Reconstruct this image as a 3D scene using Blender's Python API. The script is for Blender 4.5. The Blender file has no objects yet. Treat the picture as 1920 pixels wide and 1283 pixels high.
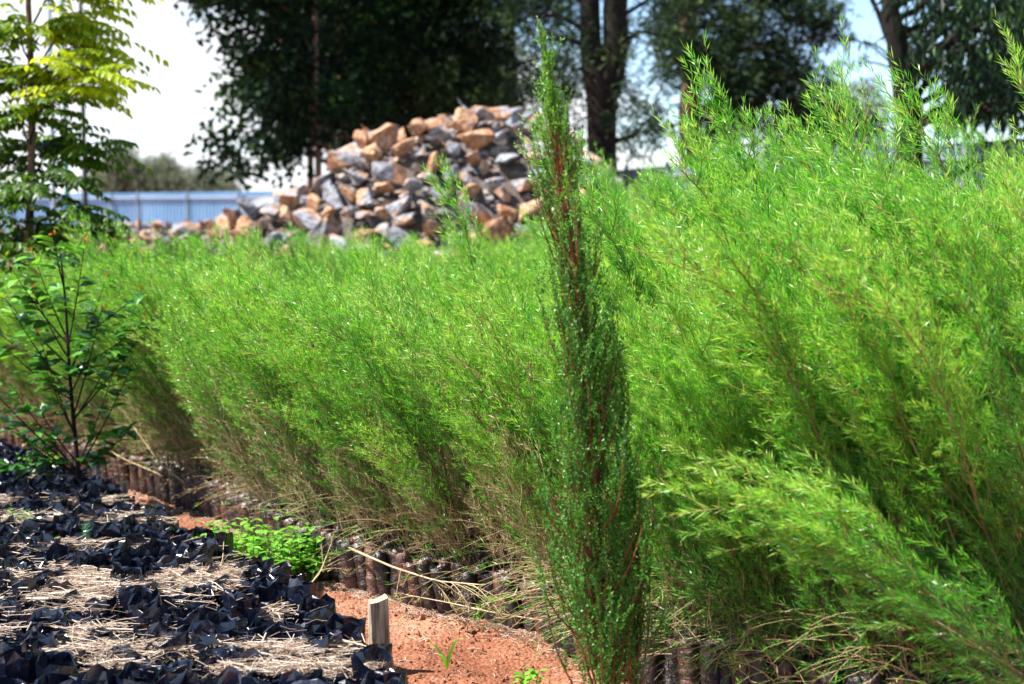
import bpy, math, random
import numpy as np
from mathutils import Vector, Matrix

S = bpy.context.scene
COL = S.collection
R = math.radians
PI = math.pi

# ------------------------------------------------------------------ camera
CAM = np.array([0.0, 0.0, 1.6]); FPX = 2850.0; PITCH = math.atan(241.5 / 2850)
cd = bpy.data.cameras.new('camera'); cam = bpy.data.objects.new('camera', cd); COL.objects.link(cam)
cam.location = CAM; cam.rotation_euler = (PI / 2 - PITCH, 0, 0)
cd.sensor_width = 36; cd.lens = FPX / 1920 * 36; cd.clip_end = 3000; cd.clip_start = 0.05
cd.dof.use_dof = True; cd.dof.focus_distance = 5.7; cd.dof.aperture_fstop = 2.4
S.camera = cam
# ------------------------------------------------------------------ sun, sky, exposure
SUN_EL = 56.0
SUN_AZ = 262.0          # compass style: 0 = +y, 90 = +x
az, el = R(SUN_AZ), R(SUN_EL)
to_sun = Vector((math.sin(az) * math.cos(el), math.cos(az) * math.cos(el), math.sin(el)))
sd = bpy.data.lights.new('sun', 'SUN'); so = bpy.data.objects.new('sun', sd); COL.objects.link(so)
sd.energy = 5.0; sd.angle = R(0.5); sd.color = (1.0, 0.95, 0.87)
so.rotation_euler = to_sun.to_track_quat('Z', 'Y').to_euler(); so.location = (-10, -5, 20)
w = bpy.data.worlds.new('World'); S.world = w; w.use_nodes = True
nt = w.node_tree; nt.nodes.clear()
def N(nt, typ, **kw):
    n = nt.nodes.new(typ)
    for k, v in kw.items():
        if k.startswith('i_'):
            n.inputs[k[2:].replace('_', ' ')].default_value = v
        else:
            setattr(n, k, v)
    return n
sky = N(nt, 'ShaderNodeTexSky', sky_type='NISHITA', sun_disc=False)
sky.sun_elevation = el; sky.sun_rotation = az; sky.altitude = 1700; sky.air_density = 1.0; sky.dust_density = 0.15; sky.ozone_density = 2.5
tc = N(nt, 'ShaderNodeTexCoord')
mp = N(nt, 'ShaderNodeMapping'); mp.inputs['Scale'].default_value = (1, 1, 2.4); mp.inputs['Location'].default_value = (0.35, 0.0, 0.1)
nz = N(nt, 'ShaderNodeTexNoise'); nz.inputs['Scale'].default_value = 4.2; nz.inputs['Detail'].default_value = 7; nz.inputs['Roughness'].default_value = 0.55
rp = N(nt, 'ShaderNodeValToRGB'); rp.color_ramp.elements[0].position = 0.43; rp.color_ramp.elements[1].position = 0.56
mx = N(nt, 'ShaderNodeMixRGB'); mx.inputs[2].default_value = (4.9, 5.0, 5.15, 1)
bg = N(nt, 'ShaderNodeBackground'); bg.inputs['Strength'].default_value = 0.10
ow = N(nt, 'ShaderNodeOutputWorld')
L = nt.links.new
L(tc.outputs['Generated'], mp.inputs['Vector']); L(mp.outputs['Vector'], nz.inputs['Vector']); 
dt = N(nt, 'ShaderNodeVectorMath', operation='DOT_PRODUCT'); dt.inputs[1].default_value = (-.35, 0, -1.1); L(tc.outputs['Generated'], dt.inputs[0])
bk = N(nt, 'ShaderNodeMath', operation='ADD'); bk.inputs[1].default_value = .10; L(dt.outputs['Value'], bk.inputs[0])     # cloud bank low and to the west
bm_ = N(nt, 'ShaderNodeMath', operation='MAXIMUM'); bm_.inputs[1].default_value = -.10; L(bk.outputs[0], bm_.inputs[0])
sm_ = N(nt, 'ShaderNodeMath', operation='ADD'); L(nz.outputs['Fac'], sm_.inputs[0]); L(bm_.outputs[0], sm_.inputs[1]); L(sm_.outputs[0], rp.inputs['Fac'])
L(rp.outputs['Color'], mx.inputs[0])
L(sky.outputs['Color'], mx.inputs[1]); L(mx.outputs['Color'], bg.inputs['Color']); L(bg.outputs['Background'], ow.inputs['Surface'])
vs = S.view_settings; vs.view_transform = 'Standard'; vs.look = 'None'; vs.gamma = 1; vs.use_curve_mapping = False
vs.exposure = 1.42
S.cycles.use_denoising = True
S.cycles.max_bounces = 6; S.cycles.transparent_max_bounces = 4; S.cycles.diffuse_bounces = 3; S.cycles.transmission_bounces = 3; S.cycles.glossy_bounces = 2
S.cycles.sample_clamp_indirect = 6

# ------------------------------------------------------------------ helpers
def ray(px, py):
    u = (px - 960) / FPX; v = (py - 641.5) / FPX
    d = np.array([u, math.cos(PITCH) - v * math.sin(PITCH), -math.sin(PITCH) - v * math.cos(PITCH)])
    return d
def at(px, py, dist):            # world point seen at that place of the photograph, at the given y distance
    d = ray(px, py); return CAM + d * (dist / d[1])
def gnd(px, py, z=0.0):
    d = ray(px, py); return CAM + d * ((z - CAM[2]) / d[2])

class Geo:
    def __init__(s): s.v = []; s.f4 = []; s.f3 = []; s.m4 = []; s.m3 = []; s.t = []; s.n = 0
    def add(s, v, f, m=0, t=0.0):
        v = np.asarray(v, float).reshape(-1, 3); f = np.asarray(f, int)
        s.v.append(v); s.t.append(np.broadcast_to(np.asarray(t, float), (len(v),)).copy())
        if f.size:
            if f.shape[1] == 4: s.f4.append(f + s.n); s.m4.append(np.full(len(f), m))
            else: s.f3.append(f + s.n); s.m3.append(np.full(len(f), m))
        s.n += len(v)
    def merge(s, o, moff=0):
        for a in o.f4: s.f4.append(a + s.n)
        for a in o.f3: s.f3.append(a + s.n)
        s.m4 += [a + moff for a in o.m4]; s.m3 += [a + moff for a in o.m3]
        s.v += o.v; s.t += o.t; s.n += o.n
    def mesh(s, name, mats, smooth=True):
        v = np.concatenate(s.v); t = np.concatenate(s.t)
        f4 = np.concatenate(s.f4) if s.f4 else np.zeros((0, 4), int); f3 = np.concatenate(s.f3) if s.f3 else np.zeros((0, 3), int)
        m = np.concatenate((s.m4 or [np.zeros(0, int)]) + (s.m3 or [np.zeros(0, int)]))
        me = bpy.data.meshes.new(name)
        me.vertices.add(len(v)); me.vertices.foreach_set('co', v.astype(np.float32).ravel())
        li = np.concatenate([f4.ravel(), f3.ravel()]).astype(np.int32)
        tot = np.concatenate([np.full(len(f4), 4), np.full(len(f3), 3)]).astype(np.int32)
        st = np.concatenate([[0], np.cumsum(tot)[:-1]]).astype(np.int32)
        me.loops.add(len(li)); me.loops.foreach_set('vertex_index', li)
        me.polygons.add(len(tot)); me.polygons.foreach_set('loop_start', st); me.polygons.foreach_set('loop_total', tot)
        me.polygons.foreach_set('material_index', m.astype(np.int32))
        me.polygons.foreach_set('use_smooth', np.full(len(tot), smooth))
        a = me.attributes.new('tone', 'FLOAT', 'POINT'); a.data.foreach_set('value', t.astype(np.float32))
        me.update(); me.validate()
        for k in mats: me.materials.append(k)
        return me
def link(name, me, parent=None, loc=None):
    o = bpy.data.objects.new(name, me); COL.objects.link(o)
    if parent: o.parent = parent
    if loc is not None: o.location = loc
    return o
def tag(o, label=None, cat=None, group=None, kind=None):
    if label: o['label'] = label
    if cat: o['category'] = cat
    if group: o['group'] = group
    if kind: o['kind'] = kind
    return o
def thing(name, label, cat, loc=(0, 0, 0), group=None):
    return tag(link(name, None, None, loc), label, cat, group)
def unit(a): return a / np.maximum(np.linalg.norm(a, axis=-1, keepdims=True), 1e-9)

def tube(g, pts, rad, sides=5, m=0, t=0.0, cap=True):
    P = np.asarray(pts, float); n = len(P); rad = np.broadcast_to(np.asarray(rad, float), (n,))
    T = unit(np.gradient(P, axis=0))
    ref = np.array([0.0, 1, 0.13]) if abs(T[0][1]) < .8 else np.array([1.0, 0, 0.1])
    A = unit(np.cross(T, ref)); B = np.cross(T, A)
    ang = np.arange(sides) * 2 * PI / sides
    ring = A[:, None] * np.cos(ang)[None, :, None] + B[:, None] * np.sin(ang)[None, :, None]
    V = (P[:, None] + ring * rad[:, None, None]).reshape(-1, 3)
    i = np.arange(n - 1)[:, None] * sides; j = np.arange(sides)[None]
    F = np.stack([i + j, i + (j + 1) % sides, i + sides + (j + 1) % sides, i + sides + j], -1).reshape(-1, 4)
    tt = np.repeat(np.broadcast_to(np.asarray(t, float), (n,)), sides)
    g.add(V, F, m, tt)
    if cap:
        k = g.n - sides
        g.add(P[-1:] + T[-1:] * rad[-1] * .5, np.zeros((0, 3), int), m, tt[-1])
        s0 = g.n - 1
        g.f3.append(np.array([[k + a, k + (a + 1) % sides, s0] for a in range(sides)])); g.m3.append(np.full(sides, m))

def kites(g, P, D, W, rng, length, width, m=0, t=0.0, bow=0.12, sidev=None, wpos=0.42):
    """one narrow leaf per row: base P, direction D; slightly bowed"""
    n = len(P); D = unit(D)
    rv = rng.normal(size=(n, 3)) if sidev is None else sidev
    Sd = unit(np.cross(D, rv)); Nn = np.cross(Sd, D)
    length = np.broadcast_to(length, (n,))[:, None]; width = np.broadcast_to(width, (n,))[:, None]
    mid = P + D * length * wpos
    tip = P + D * length - Nn * length * bow
    V = np.stack([P, mid + Sd * width / 2, tip, mid - Sd * width / 2], 1).reshape(-1, 3)
    F = np.arange(n * 4).reshape(-1, 4)
    tt = np.repeat(np.broadcast_to(t, (n,)), 4)
    g.add(V, F, m, tt)

def broad(g, P, D, up, length, width, m=0, t=0.0, fold=0.25, droop=0.25):
    """broad leaf with a folded midrib: 8 verts"""
    n = len(P); D = unit(D); up = unit(up)
    Sd = unit(np.cross(D, up)); Nn = np.cross(Sd, D)
    l = np.broadcast_to(length, (n,))[:, None]; wd = np.broadcast_to(width, (n,))[:, None]
    def q(a): return P + D * l * a - Nn * l * droop * a * a
    b = q(0); m1 = q(.33); m2 = q(.68); tp = q(1.0)
    o1 = Sd * wd * .5; o2 = Sd * wd * .42; r = Nn * wd * fold
    V = np.stack([b, m1, m2, tp, m1 + o1 + r, m2 + o2 + r * .8, m1 - o1 + r, m2 - o2 + r * .8], 1).reshape(-1, 3)
    k = (np.arange(n) * 8)[:, None]
    F3 = np.concatenate([k + np.array([[0, 4, 1]]), k + np.array([[0, 1, 6]]), k + np.array([[2, 5, 3]]), k + np.array([[2, 3, 7]])])
    F4 = np.concatenate([k + np.array([[1, 4, 5, 2]]), k + np.array([[1, 2, 7, 6]])])
    tt = np.repeat(np.broadcast_to(t, (n,)), 8)
    base = g.n
    g.add(V, F3, m, tt); g.f4.append(F4 + base); g.m4.append(np.full(len(F4), m))

# ------------------------------------------------------------------ materials
def mat(name):
    m = bpy.data.materials.new(name); m.use_nodes = True; n = m.node_tree
    n.nodes.clear(); out = N(n, 'ShaderNodeOutputMaterial'); return m, n, out
def ramp(n, stops, interp='LINEAR'):
    r = N(n, 'ShaderNodeValToRGB'); e = r.color_ramp; e.interpolation = interp
    while len(e.elements) > 1: e.elements.remove(e.elements[-1])
    e.elements[0].position = stops[0][0]; e.elements[0].color = (*stops[0][1], 1)
    for p, c in stops[1:]:
        x = e.elements.new(p); x.color = (*c, 1)
    return r
def leaf_mat(name, stops, trans=0.35, rough=0.4, tcol=(1.6, 1.5, .5), hvar=0.5, spec=0.5):
    """stops: colour by leaf age and, on the pinnate tree, painted light; attribute 'tone' 0..1"""
    m, n, out = mat(name); l = n.links.new
    a = N(n, 'ShaderNodeAttribute', attribute_name='tone'); oi = N(n, 'ShaderNodeObjectInfo')
    ge = N(n, 'ShaderNodeNewGeometry')
    r = ramp(n, stops)
    ad = N(n, 'ShaderNodeMath', operation='MULTIPLY_ADD'); ad.inputs[1].default_value = hvar * .3; ad.inputs[2].default_value = -hvar * .15
    l(oi.outputs['Random'], ad.inputs[0])
    ad2 = N(n, 'ShaderNodeMath', operation='MULTIPLY_ADD'); ad2.inputs[1].default_value = hvar * .5; ad2.inputs[2].default_value = -hvar * .25
    l(ge.outputs['Random Per Island'], ad2.inputs[0])
    s1 = N(n, 'ShaderNodeMath', operation='ADD'); s2 = N(n, 'ShaderNodeMath', operation='ADD', use_clamp=True)
    l(a.outputs['Fac'], s1.inputs[0]); l(ad.outputs[0], s1.inputs[1]); l(s1.outputs[0], s2.inputs[0]); l(ad2.outputs[0], s2.inputs[1]); l(s2.outputs[0], r.inputs['Fac'])
    p = N(n, 'ShaderNodeBsdfPrincipled'); p.inputs['Roughness'].default_value = rough; p.inputs['Specular IOR Level'].default_value = spec
    l(r.outputs['Color'], p.inputs['Base Color'])
    tr = N(n, 'ShaderNodeBsdfTranslucent'); mu = N(n, 'ShaderNodeMixRGB', blend_type='MULTIPLY'); mu.inputs[0].default_value = 1; mu.inputs[2].default_value = (*tcol, 1)
    l(r.outputs['Color'], mu.inputs[1]); l(mu.outputs[0], tr.inputs['Color'])
    ms = N(n, 'ShaderNodeMixShader'); ms.inputs[0].default_value = trans
    l(p.outputs[0], ms.inputs[1]); l(tr.outputs[0], ms.inputs[2]); l(ms.outputs[0], out.inputs['Surface'])
    return m
def surf_mat(name, stops, scale=8, detail=6, rough=0.8, bump=0.3, bscale=30, bdist=0.01, coords='Object', objvar=0.0, spec=0.3, metallic=0, stretch=None, rough2=None, distort=0.0):
    m, n, out = mat(name); l = n.links.new
    t = N(n, 'ShaderNodeTexCoord'); mpn = N(n, 'ShaderNodeMapping')
    if stretch: mpn.inputs['Scale'].default_value = stretch
    l(t.outputs[coords], mpn.inputs['Vector'])
    oi = N(n, 'ShaderNodeObjectInfo')
    va = N(n, 'ShaderNodeVectorMath', operation='SCALE'); cx = N(n, 'ShaderNodeCombineXYZ')
    for k in range(3): l(oi.outputs['Random'], cx.inputs[k])
    l(cx.outputs[0], va.inputs[0]); va.inputs['Scale'].default_value = 37.0 if coords == 'Object' else 0.0
    vb = N(n, 'ShaderNodeVectorMath', operation='ADD'); l(mpn.outputs[0], vb.inputs[0]); l(va.outputs[0], vb.inputs[1])
    z = N(n, 'ShaderNodeTexNoise'); z.inputs['Scale'].default_value = scale; z.inputs['Detail'].default_value = detail; z.inputs['Distortion'].default_value = distort
    z.inputs['Roughness'].default_value = .6
    l(vb.outputs[0], z.inputs['Vector'])
    r = ramp(n, stops)
    if objvar:
        q = N(n, 'ShaderNodeMath', operation='MULTIPLY_ADD'); q.inputs[1].default_value = objvar; q.inputs[2].default_value = -objvar / 2
        l(oi.outputs['Random'], q.inputs[0]); q2 = N(n, 'ShaderNodeMath', operation='ADD', use_clamp=True)
        l(q.outputs[0], q2.inputs[0]); l(z.outputs['Fac'], q2.inputs[1]); l(q2.outputs[0], r.inputs['Fac'])
    else: l(z.outputs['Fac'], r.inputs['Fac'])
    p = N(n, 'ShaderNodeBsdfPrincipled'); p.inputs['Roughness'].default_value = rough; p.inputs['Specular IOR Level'].default_value = spec; p.inputs['Metallic'].default_value = metallic
    l(r.outputs['Color'], p.inputs['Base Color'])
    if bump:
        z2 = N(n, 'ShaderNodeTexNoise'); z2.inputs['Scale'].default_value = bscale; z2.inputs['Detail'].default_value = 8; z2.inputs['Roughness'].default_value = .65
        l(vb.outputs[0], z2.inputs['Vector'])
        b = N(n, 'ShaderNodeBump'); b.inputs['Strength'].default_value = bump; b.inputs['Distance'].default_value = bdist
        l(z2.outputs['Fac'], b.inputs['Height']); l(b.outputs[0], p.inputs['Normal'])
    l(p.outputs[0], out.inputs['Surface'])
    return m

M = {}
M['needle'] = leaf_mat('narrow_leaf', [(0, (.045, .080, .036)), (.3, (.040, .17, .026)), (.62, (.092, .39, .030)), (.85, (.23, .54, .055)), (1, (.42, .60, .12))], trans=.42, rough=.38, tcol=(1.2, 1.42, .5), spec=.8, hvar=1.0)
M['dryleaf'] = leaf_mat('dry_leaf', [(0, (.20, .15, .06)), (.5, (.34, .27, .12)), (1, (.50, .42, .22))], trans=.2, rough=.6, tcol=(1, 1, .8))
M['stem'] = surf_mat('young_stem_bark', [(.3, (.10, .055, .03)), (.5, (.20, .13, .075)), (.7, (.33, .27, .19))], scale=9, rough=.7, bump=.2, bscale=80, bdist=.002, objvar=.35)
M['twig'] = surf_mat('green_twig', [(.3, (.13, .12, .03)), (.7, (.30, .20, .06))], scale=6, rough=.6, bump=0, objvar=.3)
M['drystem'] = surf_mat('dry_stem', [(.3, (.32, .22, .11)), (.7, (.58, .47, .29))], scale=9, rough=.7, bump=0, objvar=.2)
M['scale'] = leaf_mat('scale_leaf', [(0, (.028, .10, .018)), (.5, (.08, .26, .03)), (1, (.22, .44, .06))], trans=.25, rough=.42, tcol=(1.2, 1.4, .6))
M['redstem'] = surf_mat('reddish_bark', [(.35, (.07, .022, .014)), (.55, (.22, .065, .03)), (.75, (.36, .15, .07))], scale=14, rough=.6, bump=.3, bscale=90, bdist=.002)
M['broad'] = leaf_mat('broad_leaf', [(0, (.03, .085, .035)), (.4, (.06, .21, .035)), (.7, (.14, .38, .045)), (1, (.25, .48, .06))], trans=.3, rough=.25, tcol=(1.3, 1.5, .5), spec=.8)
M['youngred'] = leaf_mat('orange_young_leaf', [(0, (.34, .08, .02)), (1, (.55, .22, .03))], trans=.4, rough=.35, tcol=(1.3, 1.0, .6))
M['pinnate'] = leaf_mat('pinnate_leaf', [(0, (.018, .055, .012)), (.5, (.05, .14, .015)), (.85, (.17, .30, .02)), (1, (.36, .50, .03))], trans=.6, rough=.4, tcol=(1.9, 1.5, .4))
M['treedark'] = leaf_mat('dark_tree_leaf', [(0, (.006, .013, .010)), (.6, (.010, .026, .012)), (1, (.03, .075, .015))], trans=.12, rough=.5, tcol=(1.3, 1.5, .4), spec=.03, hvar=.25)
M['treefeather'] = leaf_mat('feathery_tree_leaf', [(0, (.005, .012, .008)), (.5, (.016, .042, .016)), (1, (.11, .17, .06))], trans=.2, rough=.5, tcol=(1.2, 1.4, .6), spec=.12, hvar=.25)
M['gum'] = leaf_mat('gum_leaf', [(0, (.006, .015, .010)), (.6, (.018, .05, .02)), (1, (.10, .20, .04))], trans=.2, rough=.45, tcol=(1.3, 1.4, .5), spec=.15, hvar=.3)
M['grey'] = leaf_mat('greygreen_leaf', [(0, (.09, .11, .075)), (1, (.22, .25, .16))], trans=.25, rough=.6, tcol=(1.1, 1.1, .8))
M['weed'] = leaf_mat('weed_leaf', [(0, (.07, .24, .03)), (1, (.25, .52, .06))], trans=.4, rough=.4, tcol=(1.3, 1.4, .5))
M['bark'] = surf_mat('dark_bark', [(.3, (.006, .004, .003)), (.6, (.016, .009, .007)), (.8, (.034, .019, .013))], scale=5, rough=.9, bump=.8, bscale=14, bdist=.03, stretch=(1, 1, .25))  # bark colour lowered further to stand in for shade on the trunks
M['palebark'] = surf_mat('brown_bark', [(.3, (.07, .045, .03)), (.7, (.20, .13, .09))], scale=5, rough=.9, bump=.6, bscale=14, bdist=.02, stretch=(1, 1, .25))
M['plastic'] = surf_mat('black_polythene', [(.3, (.003, .0045, .011)), (.66, (.006, .010, .026)), (.84, (.05, .032, .024))], scale=12, rough=.23, bump=.22, bscale=14, bdist=.012, spec=1.0)  # blue tint in the base colour stands in for sky reflection
M['dustyplastic'] = surf_mat('dusty_polythene', [(.3, (.010, .010, .014)), (.5, (.032, .020, .018)), (.70, (.15, .065, .038))], scale=9, rough=.36, bump=.9, bscale=16, bdist=.014, spec=.8, stretch=(1, 1, 3.2), objvar=.3)
M['soil'] = surf_mat('red_soil', [(.25, (.24, .075, .032)), (.5, (.44, .16, .075)), (.75, (.60, .27, .14))], scale=3.5, detail=10, rough=.95, bump=.9, bscale=34, bdist=.012, coords='Generated', spec=.15)
M['potsoil'] = surf_mat('potting_soil', [(.3, (.05, .022, .012)), (.7, (.24, .09, .045))], scale=20, rough=.95, bump=.8, bscale=60, bdist=.01, spec=.1)
M['straw'] = leaf_mat('straw', [(0, (.20, .12, .075)), (.5, (.54, .41, .31)), (1, (.82, .72, .61))], trans=.1, rough=.55, tcol=(1, 1, 1), hvar=1.0)
M['wood'] = surf_mat('weathered_wood', [(.36, (.13, .10, .075)), (.5, (.34, .27, .20)), (.62, (.52, .45, .36))], scale=60, rough=.85, bump=1.0, bscale=90, bdist=.006, stretch=(1, 1, .06))
M['endgrain'] = surf_mat('end_grain_wood', [(.3, (.40, .26, .13)), (.7, (.62, .46, .28))], scale=30, rough=.85, bump=.4, bscale=60, bdist=.003)
M['sheet'] = surf_mat('pale_blue_sheet_metal', [(.3, (.19, .38, .60)), (.7, (.29, .50, .72))], scale=.8, rough=.45, bump=0, objvar=.35, spec=.5, stretch=(1, 1, .3))
M['darksheet'] = surf_mat('blue_grey_sheet_metal', [(.3, (.15, .19, .27)), (.7, (.27, .33, .43))], scale=.8, rough=.45, bump=0, objvar=.4, spec=.5)
M['postmetal'] = surf_mat('grey_post_metal', [(.3, (.10, .13, .17)), (.7, (.16, .19, .23))], scale=4, rough=.5, bump=0)
M['greenpaint'] = surf_mat('green_painted_metal', [(.3, (.02, .13, .08)), (.7, (.03, .19, .11))], scale=4, rough=.4, bump=0)
M['darkpaint'] = surf_mat('dark_painted_metal', [(.3, (.02, .022, .028)), (.7, (.045, .045, .05))], scale=4, rough=.5, bump=0)
M['bluepaint'] = surf_mat('pale_painted_metal', [(.3, (.20, .27, .34)), (.7, (.30, .37, .44))], scale=4, rough=.5, bump=0)
M['ribbon'] = surf_mat('white_ribbon', [(.3, (.70, .74, .78)), (.7, (.85, .87, .9))], scale=10, rough=.4, bump=0)
def rock_mat(name, k):
    m, n, out = mat(name); l = n.links.new
    t = N(n, 'ShaderNodeTexCoord'); oi = N(n, 'ShaderNodeObjectInfo')
    cx = N(n, 'ShaderNodeCombineXYZ')
    for i in range(3): l(oi.outputs['Random'], cx.inputs[i])
    va = N(n, 'ShaderNodeVectorMath', operation='SCALE'); va.inputs['Scale'].default_value = 41; l(cx.outputs[0], va.inputs[0])
    vb = N(n, 'ShaderNodeVectorMath', operation='ADD'); l(t.outputs['Object'], vb.inputs[0]); l(va.outputs[0], vb.inputs[1])
    z = N(n, 'ShaderNodeTexNoise'); z.inputs['Scale'].default_value = 1.6; z.inputs['Detail'].default_value = 5; z.inputs['Distortion'].default_value = .6; l(vb.outputs[0], z.inputs['Vector'])
    z3 = N(n, 'ShaderNodeTexNoise'); z3.inputs['Scale'].default_value = 9; z3.inputs['Detail'].default_value = 8; l(vb.outputs[0], z3.inputs['Vector'])
    grey = ramp(n, [(.3, (.09, .10, .125)), (.5, (.20, .215, .25)), (.72, (.42, .42, .43))]); l(z3.outputs['Fac'], grey.inputs['Fac'])
    tan = ramp(n, [(.3, (.20, .085, .04)), (.5, (.42, .22, .12)), (.72, (.60, .43, .30))]); l(z3.outputs['Fac'], tan.inputs['Fac'])
    fr = N(n, 'ShaderNodeMath', operation='MULTIPLY_ADD'); fr.inputs[1].default_value = 2.3; fr.inputs[2].default_value = -1.15 + k; l(oi.outputs['Random'], fr.inputs[0])
    c0 = N(n, 'ShaderNodeMath', operation='MULTIPLY_ADD'); c0.inputs[1].default_value = 5; c0.inputs[2].default_value = -2.2; l(z.outputs['Fac'], c0.inputs[0])
    sm = N(n, 'ShaderNodeMath', operation='ADD', use_clamp=True); l(fr.outputs[0], sm.inputs[0]); l(c0.outputs[0], sm.inputs[1])
    mxn = N(n, 'ShaderNodeMixRGB'); l(sm.outputs[0], mxn.inputs[0]); l(grey.outputs[0], mxn.inputs[1]); l(tan.outputs[0], mxn.inputs[2])
    p = N(n, 'ShaderNodeBsdfPrincipled'); p.inputs['Roughness'].default_value = .8; p.inputs['Specular IOR Level'].default_value = .3; l(mxn.outputs[0], p.inputs['Base Color'])
    b = N(n, 'ShaderNodeBump'); b.inputs['Strength'].default_value = .7; b.inputs['Distance'].default_value = .04; l(z3.outputs['Fac'], b.inputs['Height']); l(b.outputs[0], p.inputs['Normal'])
    l(p.outputs[0], out.inputs['Surface']); return m
M['rubble'] = surf_mat('rubble_fill', [(.3, (.05, .045, .045)), (.6, (.15, .12, .105)), (.75, (.30, .22, .16))], scale=5, rough=.9, bump=1, bscale=12, bdist=.05)
M['chip'] = surf_mat('stone_chips', [(.36, (.11, .11, .125)), (.5, (.28, .25, .24)), (.62, (.52, .33, .20))], scale=2.2, detail=8, rough=.85, bump=.6, bscale=20, bdist=.03)
M['rock'] = rock_mat('quarry_stone', .22)

# ------------------------------------------------------------------ value noise
def vnoise(x, y, seed=0):
    xi = np.floor(x).astype(int); yi = np.floor(y).astype(int); fx = x - xi; fy = y - yi
    fx = fx * fx * (3 - 2 * fx); fy = fy * fy * (3 - 2 * fy)
    def h(a, b):
        n_ = (a * 374761393 + b * 668265263 + seed * 974634777) & 0x7fffffff
        n_ = ((n_ ^ (n_ >> 13)) * 1274126177) & 0x7fffffff
        return ((n_ ^ (n_ >> 16)) & 0xffff) / 65535.0
    return (h(xi, yi) * (1 - fx) + h(xi + 1, yi) * fx) * (1 - fy) + (h(xi, yi + 1) * (1 - fx) + h(xi + 1, yi + 1) * fx) * fy

# ------------------------------------------------------------------ ground
def axis(lo, hi, a, b, step):
    fine = np.arange(a, b + step / 2, step)
    left = a - np.geomspace(step * 1.5, a - lo, 30)[::-1]; right = b + np.geomspace(step * 1.5, hi - b, 30)
    return np.concatenate([left, fine, right])
def ground_z(x, y):
    near = np.exp(-np.maximum(0, y - 12) / 4)
    z = .035 * (vnoise(x * 1.7, y * 1.7, 3) - .5) + (.022 * (vnoise(x * 7, y * 7, 5) - .5) + .016 * (vnoise(x * 19, y * 19, 8) - .5)) * near
    return z - .01
gx = axis(-400, 400, -3.6, 1.6, .022); gy = axis(-400, 900, 4.3, 10.5, .026)
X, Y = np.meshgrid(gx, gy); Z = ground_z(X, Y)
g = Geo(); nx_, ny_ = len(gx), len(gy)
I = (np.arange(ny_ - 1)[:, None] * nx_ + np.arange(nx_ - 1)[None]).ravel()
g.add(np.stack([X, Y, Z], -1).reshape(-1, 3), np.stack([I, I + 1, I + nx_ + 1, I + nx_], -1))
m, n, out = mat('red_earth'); l = n.links.new
t = N(n, 'ShaderNodeTexCoord'); z = N(n, 'ShaderNodeTexNoise'); z.inputs['Scale'].default_value = 1.6; z.inputs['Detail'].default_value = 12; z.inputs['Roughness'].default_value = .62; l(t.outputs['Object'], z.inputs['Vector'])
r = ramp(n, [(.28, (.17, .062, .034)), (.5, (.31, .128, .074)), (.72, (.45, .235, .15))]); l(z.outputs['Fac'], r.inputs['Fac'])
z2 = N(n, 'ShaderNodeTexNoise'); z2.inputs['Scale'].default_value = 55; z2.inputs['Detail'].default_value = 9; l(t.outputs['Object'], z2.inputs['Vector'])
z4 = N(n, 'ShaderNodeTexVoronoi'); z4.inputs['Scale'].default_value = 70; l(t.outputs['Object'], z4.inputs['Vector'])
r2 = ramp(n, [(.3, (.62, .62, .62)), (.7, (1.25, 1.25, 1.25))]); l(z2.outputs['Fac'], r2.inputs['Fac'])
mu = N(n, 'ShaderNodeMixRGB', blend_type='MULTIPLY'); mu.inputs[0].default_value = 1; l(r.outputs[0], mu.inputs[1]); l(r2.outputs[0], mu.inputs[2])
p = N(n, 'ShaderNodeBsdfPrincipled'); p.inputs['Roughness'].default_value = .95; p.inputs['Specular IOR Level'].default_value = .1; l(mu.outputs[0], p.inputs['Base Color'])
hs = N(n, 'ShaderNodeMath', operation='SUBTRACT'); l(z2.outputs['Fac'], hs.inputs[0]); l(z4.outputs['Distance'], hs.inputs[1])
b = N(n, 'ShaderNodeBump'); b.inputs['Strength'].default_value = .8; b.inputs['Distance'].default_value = .012; l(hs.outputs[0], b.inputs['Height']); l(b.outputs[0], p.inputs['Normal']); l(p.outputs[0], out.inputs['Surface'])
M['earth'] = m
o = link('ground', g.mesh('ground', [m])); tag(o, kind='structure')

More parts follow.
